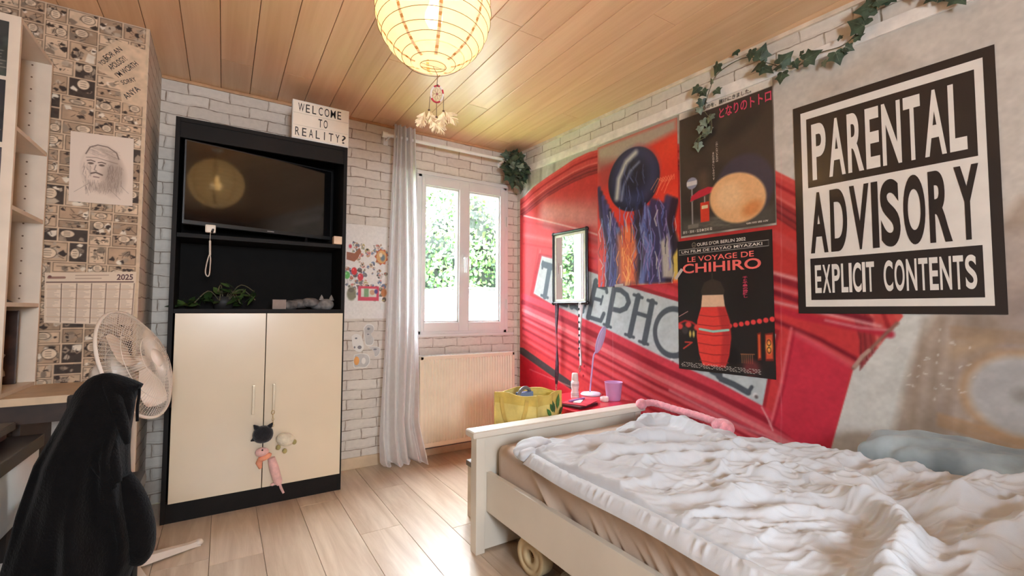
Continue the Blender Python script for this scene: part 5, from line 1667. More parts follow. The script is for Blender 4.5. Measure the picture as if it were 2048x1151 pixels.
gd.to('clear_pot', mat('clear_resin', (244, 222, 222), .15, var=.02), loc=(1.958, 2.035, tz), label='small clear pot beside the lilac cup', cat='pot')
b = B().box((1.655, 1.955, tz), (1.835, 2.115, tz + .014), bev=.002, rot=rotz(.25)); b.to('dark_book', mat('maroon_cover', (66, 22, 30), .5), loc=(1.74, 2.03, tz), label='dark maroon book at the bottom of the pile on the bedside cabinet', cat='book')
b = B().box((1.675, 1.965, tz + .0145), (1.865, 2.115, tz + .0185), bev=.001, rot=rotz(.45)); b.to('red_magazine', mat('red_magazine_cover', (206, 60, 74), .35, var=.2, scale=12), loc=(1.77, 2.04, tz + .0145), label='red glossy magazine on the dark maroon book', cat='magazine')
b = B().box((1.715, 2.02, tz + .019), (1.80, 2.065, tz + .022), bev=.001, rot=rotz(.7)); b.to('white_card', m_paper, loc=(1.757, 2.04, tz + .019), label='small white card lying on the red magazine', cat='card')
b = B().box((1.70, 2.062, tz + .019), (1.84, 2.078, tz + .028), bev=.003, rot=rotz(.2)); b.to('lilac_pen', mat('violet_case', (150, 110, 170), .4), loc=(1.77, 2.07, tz + .019), label='slim violet pen case on the red magazine', cat='pen case')

# ---------------------------------------------------------------- cardboard box and shopping bag behind the bed foot
bx = thing('cardboard_box', 'pale wooden-look storage box standing behind the bed foot', 'box', (1.36, 2.03, 0))
m_box = mat('pale_box', (206, 194, 178), .75, var=.12, scale=7)
B().box((1.105, 1.885, 0), (1.612, 2.165, .262), bev=.003).to('body', m_box, parent=bx)
B().box((1.098, 1.878, .258), (1.616, 2.172, .285), bev=.004).to('lid', mat('grey_lid', (120, 112, 104), .6, var=.1), parent=bx)
B().box((1.1035, 1.99, .15), (1.106, 2.07, .19), bev=.001).to('label_plate', mat('grey_print_box', (160, 150, 138), .6), parent=bx)
bagt = thing('shopping_bag', 'yellow shopping bag with a printed white blossom and green leaves behind the bed foot', 'bag', (1.46, 2.04, .286))
m_yel = mat('yellow_fabric', (230, 208, 124), .6, var=.06, scale=12, bump=.5, bscale=16)
A_, Bq, C_, D_ = np.array([1.268, 2.165]), np.array([1.388, 1.935]), np.array([1.606, 2.010]), np.array([1.50, 2.235])
b = B()
ztop = .618


def bagside(p, q, seed, bulge=.012):
    G = []
    for z in np.linspace(.2865, ztop, 14):
        row = []
        for k in np.linspace(0, 1, 16):
            c = p * (1 - k) + q * k; n_ = np.array([(q - p)[1], -(q - p)[0]]); n_ = n_ / np.linalg.norm(n_)
            e = math.sin(PI * k) * (math.sin(PI * min(1, (z - .29) / .33)) * bulge + .005 * math.sin(9 * k + 14 * z + seed))
            o = c + n_ * e; row.append((o[0], o[1], z + (.006 * math.sin(7 * k + seed) if z > .6 else 0)))
        G.append(row)
    return np.array(G)


for p, q, s_ in ((A_, Bq, 0), (Bq, C_, 2), (C_, D_, 4), (D_, A_, 6)): b.grid(bagside(p, q, s_))
b.add([(*A_, .2868), (*Bq, .2868), (*C_, .2868), (*D_, .2868)], [(0, 1, 2, 3)])
b.to('body', m_yel, parent=bagt)
b = B()
for p, q, s_ in ((A_, Bq, 0), (Bq, C_, 2), (C_, D_, 4), (D_, A_, 6)):
    G = bagside(p, q, s_)
    n_ = np.array([(q - p)[1], -(q - p)[0], 0]); n_ /= np.linalg.norm(n_)
    b.grid(np.stack([G[-3] + n_ * .003, G[-1] + n_ * .003])); b.tube(G[-1], .003, 6)
for c in (A_, Bq, C_, D_): b.tube([(*c, .29), (*c, ztop)], .0032, 6)
b.to('hem', mat('yellow_hem', (216, 188, 96), .6), parent=bagt)
b = B()
mA, dA = (A_ + Bq) / 2, (Bq - A_)
nA = np.array([dA[1], -dA[0]]) / np.linalg.norm(dA)


def strap(bb, p, q, k0, k1, drop, o):
    d = q - p; n_ = np.array([d[1], -d[0]]) / np.linalg.norm(d)
    pts = []
    for t in np.linspace(0, 1, 24):
        c = p + d * (k0 + (k1 - k0) * t) + n_ * (o + .012 * math.sin(PI * t))
        pts.append((c[0], c[1], ztop - .02 - drop * math.sin(PI * t) ** .6))
    w = np.array([0, 0, .010]); e = np.array([*(d / np.linalg.norm(d) * .011), 0])
    P = np.array(pts); T = np.gradient(P, axis=0); T /= np.linalg.norm(T, axis=1)[:, None]
    S = np.cross(T, np.array([n_[0], n_[1], 0])); S /= np.linalg.norm(S, axis=1)[:, None]
    bb.grid(np.stack([P - S * .011, P + S * .011]))


m_strap = mat('yellow_strap', (210, 180, 96), .7)
strap(b, A_, Bq, .2, .8, .17, .014); b.to('strap', m_strap, parent=bagt)
b = B(); strap(b, D_, C_, .3, .7, -.02, -.01); b.to('strap', m_strap, parent=bagt)
# printed blossom on the front side
d = C_ - Bq; n_ = np.array([d[1], -d[0], 0]); n_ /= np.linalg.norm(n_); d3 = np.array([d[0], d[1], 0])
PB = lambda u, v, o=0: np.array([*Bq, 0]) + d3 * u + n_ * (.004 + math.sin(PI * u) * math.sin(PI * min(1, max(0, (v - .29) / .33))) * .014 + .002 + o) + np.array([0, 0, v])
b = B()
for (u, v, L, a, mi) in ((.46, .50, .060, 2.2, 0), (.60, .515, .070, 1.75, 1), (.74, .53, .085, 1.25, 0), (.82, .50, .065, .55, 1), (.44, .46, .055, 2.9, 1), (.54, .52, .06, 2.0, 0), (.86, .47, .05, .1, 0)):
    o = [(0, 0), (.3, .20), (.6, .2), (1, 0), (.6, -.2), (.3, -.2)]
    ca, sa = math.cos(a), math.sin(a)
    W2 = np.linalg.norm(d)
    b.add([PB(u + (p_ * ca - r_ * sa) * L / W2, v + (p_ * sa + r_ * ca) * L, .0005 * mi) for p_, r_ in o], [(0, 1, 2, 3, 4, 5)], mi)
for k in range(4):
    r = .052 - .012 * k
    b.add([PB(.66 + r * 1.05 * math.cos(t) / np.linalg.norm(d), .465 + r * .72 * math.sin(t), .0015 + .0005 * k) for t in np.linspace(0, 2 * PI, 25)[:-1]], [tuple(range(24))], 2 + k % 2)
b.to('blossom_print', [mat('print_green', (62, 118, 56), .5, var=.2, scale=30), mat('print_deep_green', (44, 92, 52), .5, var=.2, scale=30), mat('print_white', (236, 228, 206), .5), mat('print_cream', (222, 208, 170), .5)], parent=bagt)
b = B()
b.tube([Vector((1.42 + .055 * math.cos(a), 2.10 + .02 * math.cos(a), .585 + .055 * math.sin(a))) for a in np.linspace(0, PI, 16)], .010, 10)
b.tube([(1.365, 2.08, .588), (1.365, 2.08, .47)], .010, 10); b.tube([(1.475, 2.12, .588), (1.475, 2.12, .47)], .010, 10)
b.box((1.37, 2.085, .46), (1.47, 2.115, .618), bev=.006, mi=1)
b.to('blue_pack', [mat('grey_handle', (110, 110, 116), .4), mat('blue_pack', (92, 112, 160), .45)], loc=(1.42, 2.1, .46), label='blue pack with a rounded grey handle sticking out of the yellow bag', cat='pack')

# ---------------------------------------------------------------- bed
bed = thing('bed', 'white single bed with a capped footboard along the mural wall', 'bed', (1.5, .78, 0))
BX0, BX1, BYF, BYH = .957, 2.005, 1.80, -.30
B().box((BX0 + .006, BYF, .012), (BX1 - .006, BYF + .036, .505), bev=.003).to('footboard', m_bedwhite, parent=bed)
b = B()
b.box((BX0 - .022, BYF - .026, .503), (BX1 + .022, BYF + .062, .535), bev=.014, seg=3)
b.to('footboard_cap', m_bedwhite, parent=bed)
for x in (BX0, BX1 - .045):
    B().box((x, BYF - .008, 0), (x + .045, BYF + .044, .504), bev=.004).to('post', m_bedwhite, parent=bed)
B().box((1.012, BYH + .04, .176), (1.036, BYF - .001, .347), bev=.003).to('side_rail', m_bedwhite, parent=bed)
B().box((BX1 - .055, BYH + .04, .176), (BX1 - .031, BYF - .001, .347), bev=.003).to('side_rail', m_bedwhite, parent=bed)
B().box((BX0, BYH, 0), (BX1, BYH + .04, .85), bev=.006).to('headboard', m_bedwhite, parent=bed)
b = B()
for k in range(13): b.box((1.037, BYH + .10 + k * .155, .215), (1.949, BYH + .17 + k * .155, .235), bev=.002)
b.to('slats', mat('pine_slat', (206, 178, 140), .6), parent=bed)
# mattress with a loosely fitted sheet
m_sheet = mat('taupe_sheet', (192, 172, 154), .75, var=.03, scale=10, sheen=.15, bump=.08, bscale=300)
MX0, MX1, MY0, MY1, MZ0, MZ1 = 1.042, 1.945, BYH + .045, 1.785, .238, .470
ny, npf = 420, 56
prof = []
R_ = .045
for k in np.linspace(0, 1, 34): prof.append((MX0, MZ0 + (MZ1 - R_ - MZ0) * k, -1, 0))
for a in np.linspace(0, PI / 2, 10)[1:]: prof.append((MX0 + R_ - R_ * math.cos(a), MZ1 - R_ + R_ * math.sin(a), -math.cos(a), math.sin(a)))
for k in np.linspace(0, 1, 18)[1:]: prof.append((MX0 + R_ + (MX1 - MX0 - 2 * R_) * k, MZ1, 0, 1))
for a in np.linspace(0, PI / 2, 8)[1:]: prof.append((MX1 - R_ + R_ * math.sin(a), MZ1 - R_ + R_ * math.cos(a), math.sin(a), math.cos(a)))
prof.append((MX1, MZ0, 1, 0))
prof = np.array(prof)
Y_ = np.linspace(MY1, MY0, ny)
PZ, YY = np.meshgrid(prof[:, 1], Y_)
NX_ = np.meshgrid(prof[:, 2], Y_)[0]; NZ_ = np.meshgrid(prof[:, 3], Y_)[0]; PX = np.meshgrid(prof[:, 0], Y_)[0]
D_w = np.zeros_like(PX)
up = np.clip((PZ - MZ0) / (MZ1 - MZ0), 0, 1)
side = (NX_ < -.05) * 1.0
rw_ = np.random.default_rng(17)


def crease(y0, sl, cur, wd, amp, k0=0.0, k1=1.0):
    """diagonal drag fold in the sheet: passes the rim at y0, leans by sl metres down the side"""
    global D_w
    dwn = (MZ1 - PZ)
    cen = y0 - sl * dwn - cur * dwn ** 2
    D_w += amp * np.exp(-((YY - cen) / wd) ** 2) * side * np.clip((up - k0) / .1, 0, 1) * np.clip((k1 - up) / .1 + 1, 0, 1)


crease(1.50, .95, 1.2, .020, .016); crease(1.42, .85, 2.0, .05, -.012)
yy = 1.22
while yy > -.1:
    crease(yy, rw_.uniform(.4, .95), rw_.uniform(.2, 1.5), rw_.uniform(.010, .020), rw_.uniform(.004, .010)); crease(yy - .022, rw_.uniform(.4, .9), rw_.uniform(.2, 1.5), .016, -rw_.uniform(.002, .006))
    yy -= rw_.uniform(.045, .085)
D_w += .004 * (fbm(ny, PX.shape[1], 20, 71) - .5) * side
yend = np.clip((MY1 - YY) / .06, 0, 1) ** .5
D_w = np.clip(D_w, -.013, .018) - (1 - yend) * .035
G = np.stack([PX + NX_ * D_w, YY, PZ + NZ_ * D_w * .6], -1)
end = G[0].copy(); cen_ = end.mean(0)
b = B().grid(G)
b.add([tuple(p) for p in end], [tuple(range(len(end)))], 0, False); b.add([tuple(p) for p in G[-1]], [tuple(range(len(end) - 1, -1, -1))], 0, False)
b.to('mattress', m_sheet, loc=(1.5, .78, MZ0), label='mattress in a taupe fitted sheet with drag folds, on the white bed', cat='mattress')

# ---------------------------------------------------------------- duvet: a draped, rumpled height field
m_duv = mat('grey_linen', (200, 204, 210), .85, var=.035, scale=9, sheen=.2, bump=.10, bscale=420)
NU, NV = 380, 640
XN, XF = .998, 2.075
u = np.linspace(0, 1, NU); v = np.linspace(0, 1, NV)
UX, VY = np.meshgrid(u, v)
XX = XN + (XF - XN) * UX
foot = np.interp(XX, [1.0, 1.06, 1.14, 1.24, 1.30, 1.38, 1.48, 1.56, 1.66, 1.78, 1.92, 2.1], [1.50, 1.575, 1.625, 1.63, 1.52, 1.49, 1.50, 1.56, 1.55, 1.63, 1.71, 1.69])
YYd = foot + (-.22 - foot) * VY
XX = XX + .010 * np.sin(YYd * 9) * (1 - UX) - .03 * np.exp(-((YYd - .75) / .4) ** 2) * (1 - UX) ** 4
base = .538 + .022 * np.sin(PI * np.clip(UX, 0, 1)) + .012 * np.sin(YYd * 4.1 + XX * 3)
h = base.copy()


def ridge(pts, amp, wd, skew=.35, zref=.57):
    """a soft fold along points measured on the photograph at the duvet's height; steeper on the camera side"""
    global h
    P = np.array([(CAM + ray(x, y) * (zref - CAM[2]) / ray(x, y)[2])[:2] for x, y in pts])
    d = np.full(XX.shape, 1e9); sg = np.zeros(XX.shape); tt = np.zeros(XX.shape); L = 0
    tot = sum(np.linalg.norm(P[i + 1] - P[i]) for i in range(len(P) - 1))
    for i in range(len(P) - 1):
        a, e = P[i], P[i + 1] - P[i]; l2 = (e ** 2).sum()
        t = np.clip(((XX - a[0]) * e[0] + (YYd - a[1]) * e[1]) / l2, 0, 1)
        dx, dy = XX - a[0] - t * e[0], YYd - a[1] - t * e[1]
        q = np.hypot(dx, dy); m = q < d
        s_ = np.sign(e[0] * dy - e[1] * dx)
        d = np.where(m, q, d); sg = np.where(m, s_, sg); tt = np.where(m, (L + t * math.sqrt(l2)) / tot, tt); L += math.sqrt(l2)
    w = wd * np.where(sg > 0, 1 + skew, 1 - skew)
    h += amp * np.exp(-(d / w) ** 2) * (np.sin(PI * np.clip(tt * .9 + .05, 0, 1)) ** .5)


def vn(X, Y, seed):
    """value noise at any point"""
    g = np.random.default_rng(seed).random((64, 64))
    xi = np.floor(X).astype(int); yi = np.floor(Y).astype(int); fx_ = X - xi; fy_ = Y - yi
    fx_ = fx_ ** 3 * (fx_ * (fx_ * 6 - 15) + 10); fy_ = fy_ ** 3 * (fy_ * (fy_ * 6 - 15) + 10)
    G_ = lambda a, c: g[a % 64, c % 64]
    return (G_(yi, xi) * (1 - fx_) + G_(yi, xi + 1) * fx_) * (1 - fy_) + (G_(yi + 1, xi) * (1 - fx_) + G_(yi + 1, xi + 1) * fx_) * fy_


def ridged(X, Y, seed, sharp=1.6):
    return (1 - np.abs(2 * vn(X, Y, seed) - 1)) ** sharp


# big folds near the foot
ridge([(1115, 872), (1180, 868), (1225, 872), (1270, 884), (1330, 880)], .048, .040)
ridge([(1172, 905), (1215, 893), (1262, 892), (1330, 896), (1400, 893), (1460, 890)], .055, .036)
ridge([(1235, 868), (1290, 862), (1330, 862), (1400, 868), (1450, 880)], .052, .034)
ridge([(1260, 838), (1300, 822), (1345, 826), (1400, 848), (1440, 864)], .050, .045)
ridge([(1300, 812), (1350, 815)], .03, .05)
ridge([(1275, 915), (1330, 905), (1400, 908), (1480, 915), (1560, 918)], .036, .028)
ridge([(1180, 930), (1240, 940), (1300, 938), (1380, 945)], .016, .024)
ridge([(1440, 960), (1500, 946), (1560, 942), (1620, 950)], .018, .024)
ridge([(1380, 990), (1450, 975), (1530, 972), (1600, 985)], .016, .022)
ridge([(1500, 1010), (1570, 998), (1640, 1002), (1700, 1015)], .018, .024)
# edge of the upper layer on the right, hollow behind it, heap at the pillow end
ridge([(1640, 945), (1720, 975), (1783, 1005), (1815, 1030), (1797, 1065), (1772, 1105), (1735, 1160)], .060, .050, zref=.60)
ridge([(1700, 940), (1790, 990), (1850, 1040), (1868, 1085), (1850, 1150), (1830, 1200)], -.045, .050, zref=.55)
ridge([(1860, 985), (1930, 955), (2000, 945), (2080, 930)], .05, .07, zref=.62)
ridge([(1900, 1060), (1980, 1020), (2060, 1000)], .045, .05, zref=.64)
ridge([(1960, 1120), (2040, 1075), (2100, 1050)], .045, .045, zref=.66)
h += .060 * np.clip((.42 - YYd) / .3, 0, 1) * np.clip((XX - 1.25) / .4, 0, 1)
# rumpling: soft undulation, then many short sharp linen creases, one flank steeper than the other
wx = .12 * (vn(XX * 5, YYd * 5, 1) - .5); wy = .12 * (vn(XX * 5 + 9, YYd * 5, 2) - .5)
h += .016 * (vn((XX + wx) * 5, (YYd + wy) * 5, 4) - .5) + .004 * (vn((XX + wx) * 11, (YYd + wy) * 11, 5) - .5)
rc_ = np.random.default_rng(41)
dXs = 1.08 / NU


def creases(n, l0, l1, a0, a1, w0, w1, spread):
    global h
    for _ in range(n):
        cx_, cy_ = rc_.uniform(1.02, 2.05), rc_.uniform(-.2, 1.68)
        th = rc_.normal(-.75, spread) + .45 * (cx_ - 1.4); L = rc_.uniform(l0, l1); A = rc_.uniform(a0, a1) * (1 - .55 * min(1, max(0, (cy_ - .85) / .3))); w = rc_.uniform(w0, w1); bend = rc_.normal(0, .25)
        r = L / 2 + 4 * w
        m = (np.abs(XX - cx_) < r) & (np.abs(YYd - cy_) < r)
        if not m.any(): continue
        x_ = XX[m] - cx_; y_ = YYd[m] - cy_
        t_ = (x_ * math.cos(th) + y_ * math.sin(th)) / (L / 2); d_ = -x_ * math.sin(th) + y_ * math.cos(th) + bend * (L / 2) * (t_ ** 2 - .3) * .5
        fal = np.clip(1 - t_ ** 2, 0, 1) ** .8
        h[m] += A * fal * np.where(d_ > 0, np.exp(-(np.sqrt(d_ ** 2 + .08 * w * w) - .28 * w) / (w * 1.7)), np.exp(-(np.sqrt(d_ ** 2 + .08 * w * w) - .28 * w) / (w * .65)))


creases(60, .25, .6, .014, .030, .018, .028, .40)
creases(300, .18, .50, .006, .015, .008, .013, .33)
creases(1500, .07, .24, .0022, .006, .004, .0065, .42)
h -= .042
# edges: lapped hem towards the room, folded foot end, drop beside the wall
edge = np.min(XX, 1, keepdims=True)
a_ = XX - edge
puck = .010 * ridged(YYd * 34 + 3 * wx, a_ * 9, 12, 1.3) + .005 * ridged(YYd * 70, a_ * 20, 13, 1.2)
lap = .468 + .036 * np.clip(a_ / .045, 0, 1) ** .55 + puck * np.clip(a_ / .02, 0, 1)
groove = .024 * np.exp(-((a_ - .055) / .006) ** 2)
body = .502 + np.clip((a_ - .052) / .03, 0, 1) ** .5 * .05 + np.clip((a_ - .08) / .15, 0, 1) * .25
h = np.where(a_ < .052, lap, np.minimum(h, body)) - groove
fd = foot - YYd
h = np.minimum(h, .479 + .085 * np.clip(fd / .06, 0, 1) ** .5 + .25 * np.clip((fd - .04) / .12, 0, 1) + .004 * np.sin(XX * 40))
h = np.where(a_ < .052, np.minimum(h, .466 + .04 * np.clip(fd / .05, 0, 1)), h)
h = np.where(a_ > .05, np.logaddexp(h * 160, .488 * 160) / 160, h)
h -= np.clip((XX - 1.94) / .135, 0, 1) ** 2 * .075
G = np.stack([XX, YYd, h], -1)
b = B().grid(G[:, ::-1])
# turned-down skirt so the cover has an underside along its free edges
near = G[:, 0]; ft = G[0]
sk1 = np.stack([near, near + np.array([.010, 0, -.006]), near + np.array([.04, 0, .012])], 1)
b.grid(sk1)
sk2 = np.stack([ft, ft * np.array([1, 1, 0]) + np.array([0, -.01, .4745]), ft * np.array([1, 1, 0]) + np.array([0, -.05, .4745])], 0)
b.grid(sk2)
b.to('duvet', m_duv, loc=(1.5, .7, .51), label='rumpled grey linen duvet thrown over the white bed', cat='duvet')
# folded back corner at the foot
dv = bpy.data.objects['duvet']
fold_fn = lambda d: 1 + .07 * math.sin(d.x * 6 + d.y * 3) + .04 * math.sin(d.x * 11 - d.z * 4 + 1)
b = B()
b.ell((1.105, 1.575, .496), (.110, .052, .034), 0, rot=rotz(.42), nu=56, nv=30, e=.85, fn=fold_fn)
b.ell((1.050, 1.535, .494), (.055, .045, .028), 0, rot=rotz(.9), nu=48, nv=26, e=.85, fn=fold_fn)
b.to('folded_corner', m_duv, parent=dv)
# pillow against the wall
b = B()
def pil(d): return 1 + .05 * math.sin(d.x * 9 + d.y * 7) + .03 * math.sin(d.y * 23 + d.x * 5) - .10 * max(0, abs(d.y) - .7)
b.ell((2.11, .43, .527), (.115, .345, .100), 0, rot=Matrix.Rotation(-.15, 3, 'Y'), nu=64, nv=40, e=.62, fn=pil)
b.to('pillow', mat('blue_grey_cotton', (146, 160, 167), .85, var=.18, scale=7, sheen=.2, bump=.5, bscale=9), loc=(2.11, .43, .43), label='blue-grey pillow against the mural wall behind the duvet', cat='pillow')
# pink plush worm between duvet and wall
b = B()
P_ = spline([(1.99, 1.775, .545), (2.045, 1.74, .552), (2.06, 1.62, .540), (2.06, 1.46, .532), (2.055, 1.36, .522)], 60)
b.tube(P_, [.019 if k % 4 else .0175 for k in range(60)], 14)
b.ell(P_[0], (.034, .03, .03)); b.ell((2.035, 1.315, .515), (.040, .055, .036)); b.ell((2.02, 1.285, .512), (.034, .035, .032))
b.to('pink_plush', mat('pink_fleece', (226, 150, 160), .9, var=.08, scale=40, bump=.4, bscale=90, sheen=.4), loc=(2.05, 1.5, .5), label='long pink plush toy lying between the duvet and the mural wall', cat='plush toy')
# under the bed
ro_ = thing('tape_roll', 'cream roll with a dark core hole lying under the bed', 'roll', (1.09, 1.56, 0))
ax = Vector((-.99, -.12, 0)).normalized(); Rm = frame(ax, (0, 0, 1)); cR = Vector((1.098, 1.545, .078))
B().lathe(cR, [(.026, -.03), (.076, -.03), (.078, -.026), (.078, .026), (.076, .03), (.060, .031), (.058, .027), (.046, .027), (.044, .031), (.026, .03), (.024, .02), (.026, -.03)], 36, rot=Rm).to('wheel', mat('cream_roll', (206, 184, 144), .6, var=.06), parent=ro_)
B().lathe(cR, [(.0255, -.028), (.0245, .022)], 24, rot=Rm).to('core', mat('brown_core', (92, 62, 46), .7), parent=ro_)
B().box((1.24, 1.18, 0), (1.56, 1.52, .145), bev=.012).box((1.25, 1.19, .145), (1.55, 1.51, .150), bev=.002).to('blue_box', mat('navy_box', (44, 48, 108), .5, var=.1), loc=(1.3, 1.3, 0), label='navy blue storage box under the bed behind the cream roll', cat='box')
b = B(); rf = random.Random(12)
for k in range(16):
    b.ell((rf.uniform(1.0, 1.17), rf.uniform(1.37, 1.44), rf.uniform(.018, .03)), (rf.uniform(.03, .05), rf.uniform(.025, .04), rf.uniform(.018, .026)), nu=10, nv=7)
b.to('fluffy_slipper', mat('pale_fleece', (196, 190, 170), .95, var=.15, scale=60, bump=.6, bscale=100, sheen=.4), loc=(1.08, 1.46, 0), label='pale fluffy slipper on the floor under the bed rail', cat='slipper')

# ---------------------------------------------------------------- pedestal fan
fan = thing('pedestal_fan', 'white pedestal fan tilted upward in front of the comic wallpaper', 'fan', (-.30, 2.44, 0))
m_fan = mat('white_fan_plastic', (228, 214, 200), .4, var=.02)
fc = Vector(CAM + ray(273, 728) * (2.36 / ray(273, 728)[1]))
nrm_ = Vector((.889, -.296, .349)).normalized()
Rf = frame(nrm_, (0, 0, 1))
RF = .224
L2 = lambda x, y, z: fc + Rf @ Vector((x, y, z))
foot_ = Vector((-.30, 2.44, 0))
b = B()
a0 = math.atan2(.10, .23)
for k in range(4):
    a = a0 + k * PI / 2; d = Vector((math.cos(a), math.sin(a), 0)); s_ = Vector((-d.y, d.x, 0))
    o = foot_ + Vector((0, 0, .0))
    pts = []
    for (t_, w, h0, h1) in ((.0, .026, .012, .050), (.22, .016, .004, .024), (.262, .015, .0, .024)):
        pts.append([o + d * t_ + s_ * w + Vector((0, 0, h0)), o + d * t_ - s_ * w + Vector((0, 0, h0)), o + d * t_ - s_ * w * .8 + Vector((0, 0, h1)), o + d * t_ + s_ * w * .8 + Vector((0, 0, h1))])
    vs = sum(pts, [])
    fs = [(i * 4 + j, i * 4 + (j + 1) % 4, i * 4 + 4 + (j + 1) % 4, i * 4 + 4 + j) for i in range(2) for j in range(4)] + [(8, 9, 10, 11)]
    bb = B().add(vs, fs); bb.ell(o + d * .258 + Vector((0, 0, .014)), (.019, .019, .014), nu=12, nv=8)
    bb.to('leg', m_fan, parent=fan)
mot = L2(0, 0, -.10)
pole_top = Vector((foot_.x, foot_.y, fc.z - .12))
B().tube([foot_ + Vector((0, 0, .012)), pole_top], .0125, 16).lathe(foot_, [(.034, .01), (.034, .05), (.022, .075), (.0135, .08)], 20).to('pole', m_fan, parent=fan)
b = B()
b.lathe(mot, [(0, -.055), (.03, -.05), (.052, -.02), (.055, .03), (.050, .065), (0, .07)], 24, rot=Rf)
b.tube([pole_top, mot + Vector((0, 0, -.03))], [.018, .026], 14)
b.to('motor_housing', m_fan, parent=fan)
for sgn, nm in ((1, 'front_grille'), (-1, 'rear_grille')):
    b = B()
    dep_ = .075 if sgn > 0 else -.06
    nW = 84
    for k in range(nW):
        a = 2 * PI * k / nW
        pts = []
        for t_ in np.linspace(.17, 1, 8):
            r = RF * t_; z = dep_ * (1 - t_ ** 2.6)
            aa = a + (.22 * (1 - t_) * sgn)
            pts.append(L2(r * math.cos(aa), r * math.sin(aa), z))
        b.tube(pts, .00095, 4, cap=False)
    for t_ in (.40, .72):
        b.tube([L2(RF * t_ * math.cos(a), RF * t_ * math.sin(a), dep_ * (1 - t_ ** 2.6)) for a in np.linspace(0, 2 * PI, 49)[:-1]], .0012, 5, closed=True)
    b.lathe(fc, [(0, dep_ + .004 * sgn), (.034, dep_ + .003 * sgn), (.038, dep_ * .96)], 24, rot=Rf)
    b.to(nm, m_fan, parent=fan)
B().tube([L2(RF * math.cos(a), RF * math.sin(a), 0) for a in np.linspace(0, 2 * PI, 73)[:-1]], .0062, 8, closed=True).to('rim', m_fan, parent=fan)
b = B()
for k in range(3):
    a = 2 * PI * k / 3 + 1.05
    G = []
    for t_ in np.linspace(0, 1, 16):
        r = .028 + .155 * t_
        w = (.30 + .62 * math.sin(PI * min(1, t_ * .80 + .12)) ** .8) * (1 if t_ < .97 else .8)
        row = [L2(r * math.cos(a + w * s_), r * math.sin(a + w * s_), .018 + .020 * s_) for s_ in np.linspace(-.62, .62, 9)]
        G.append(row)
    b.grid(np.array([[tuple(q) for q in r_] for r_ in G]))
b.lathe(fc, [(0, .04), (.02, .04), (.030, .02), (.032, -.01), (0, -.012)], 20, rot=Rf)
b.to('blades', mat('translucent_blade', (226, 206, 188), .3, var=.02), parent=fan)

# ---------------------------------------------------------------- desk along the comic wall, shelf on it
dk = thing('desk', 'pale wooden desk against the comic wallpaper behind the chair', 'desk', (-.70, 2.5, 0))
m_dw = mat('pale_beech', (206, 178, 146), .5, var=.06, scale=12)
B().box((-1.015, 2.31, .722), (-.47, 2.698, .750), bev=.002).to('top', m_dw, parent=dk)
B().box((-1.015, 2.317, .655), (-.475, 2.335, .722), bev=.001).to('apron', mat('dark_walnut', (58, 42, 34), .6, var=.2), parent=dk)
B().box((-.620, 2.33, 0), (-.600, 2.69, .722), bev=.001).to('side_panel', mat('dark_side', (52, 40, 34), .6), parent=dk)
B().box((-1.01, 2.67, .05), (-.62, 2.69, .72), bev=.001).to('back_panel', mat('dark_back', (44, 34, 30), .6), parent=dk)
b = B()
for k in range(3): b.box((-1.0, 2.345, .50 + .0 + k * .045), (-.625, 2.66, .535 + k * .045), bev=.002, mi=k % 2)
b.to('under_shelf', [mat('dark_tray', (70, 54, 44), .5), mat('dark_tray_edge', (96, 76, 62), .5)], parent=dk)

bk = thing('shelf_unit', 'white open shelf unit standing on the desk at the left edge', 'shelf', (-.81, 2.5, .75))
BXB, BXF, BYN, BYF_, BZ0, BZ1 = -1.0, -.652, 2.315, 2.685, .7505, 2.13
m_shw = mat('white_melamine', (226, 208, 188), .5, var=.02)
B().box((BXB, BYN, BZ0), (BXF, BYN + .016, BZ1), bev=.001).to('side_panel', m_shw, parent=bk)
b = B().box((BXB, BYF_ - .016, BZ0), (BXF, BYF_, BZ1), bev=.001)
b.to('side_panel', m_shw, parent=bk)
b = B()
for z in np.arange(.85, 2.1, .052):
    for x in (BXF - .06, BXB + .06): b.cyl((x, BYF_ - .0165, z), (x, BYF_ - .0158, z), .0034, seg=10)
b.to('pin_holes', mat('pin_hole', (120, 92, 72), .8), parent=bk)
B().box((BXB - .012, BYN, BZ0), (BXB, BYF_, BZ1)).to('back_panel', m_shw, parent=bk)
for z in (BZ0, 1.075, 1.425, 1.715, BZ1 - .016):
    B().box((BXB, BYN + .016, z), (BXF - .001, BYF_ - .016, z + .016), bev=.001).to('shelf', m_shw, parent=bk)
# dark printed cards on the near side of the shelf unit
kc = 0
for z0, z1, col, lab in ((1.90, 2.10, (50, 52, 48), 'dark grey-green printed card, topmost on the near side of the shelf unit'), (1.66, 1.885, (46, 42, 44), 'dark charcoal printed card on the near side of the shelf unit below the grey-green one'), (1.40, 1.64, (74, 66, 72), 'plum grey printed card on the near side of the shelf unit under the charcoal one')):
    cs = Sheet(BXF - .30, BXF - .030, z0, z1, .003, col)
    for k in range(30): cs.ell((BXF - RNG.uniform(0, .3), RNG.uniform(z0, z1)), RNG.uniform(.01, .03), RNG.uniform(.01, .03), tuple(np.clip(np.array(col) + RNG.uniform(-30, 34) + RNG.uniform(-6, 6, 3), 10, 255)), rot=RNG.uniform(0, 3), soft=.012, alpha=.7)
    for k in range(6): cs.line([(BXF - .2, z0 + .03 + k * .012), (BXF - RNG.uniform(.02, .06), z0 + .03 + k * .012)], .003, (206, 190, 170), alpha=.5)
    cs.to('printed_card', m_pp, lambda u, v: np.stack([u, u * 0 + BYN - .0035, v], -1), back=(0, .003, 0), loc=(BXF - .15, BYN, z0), label=lab, cat='card')
b = B()
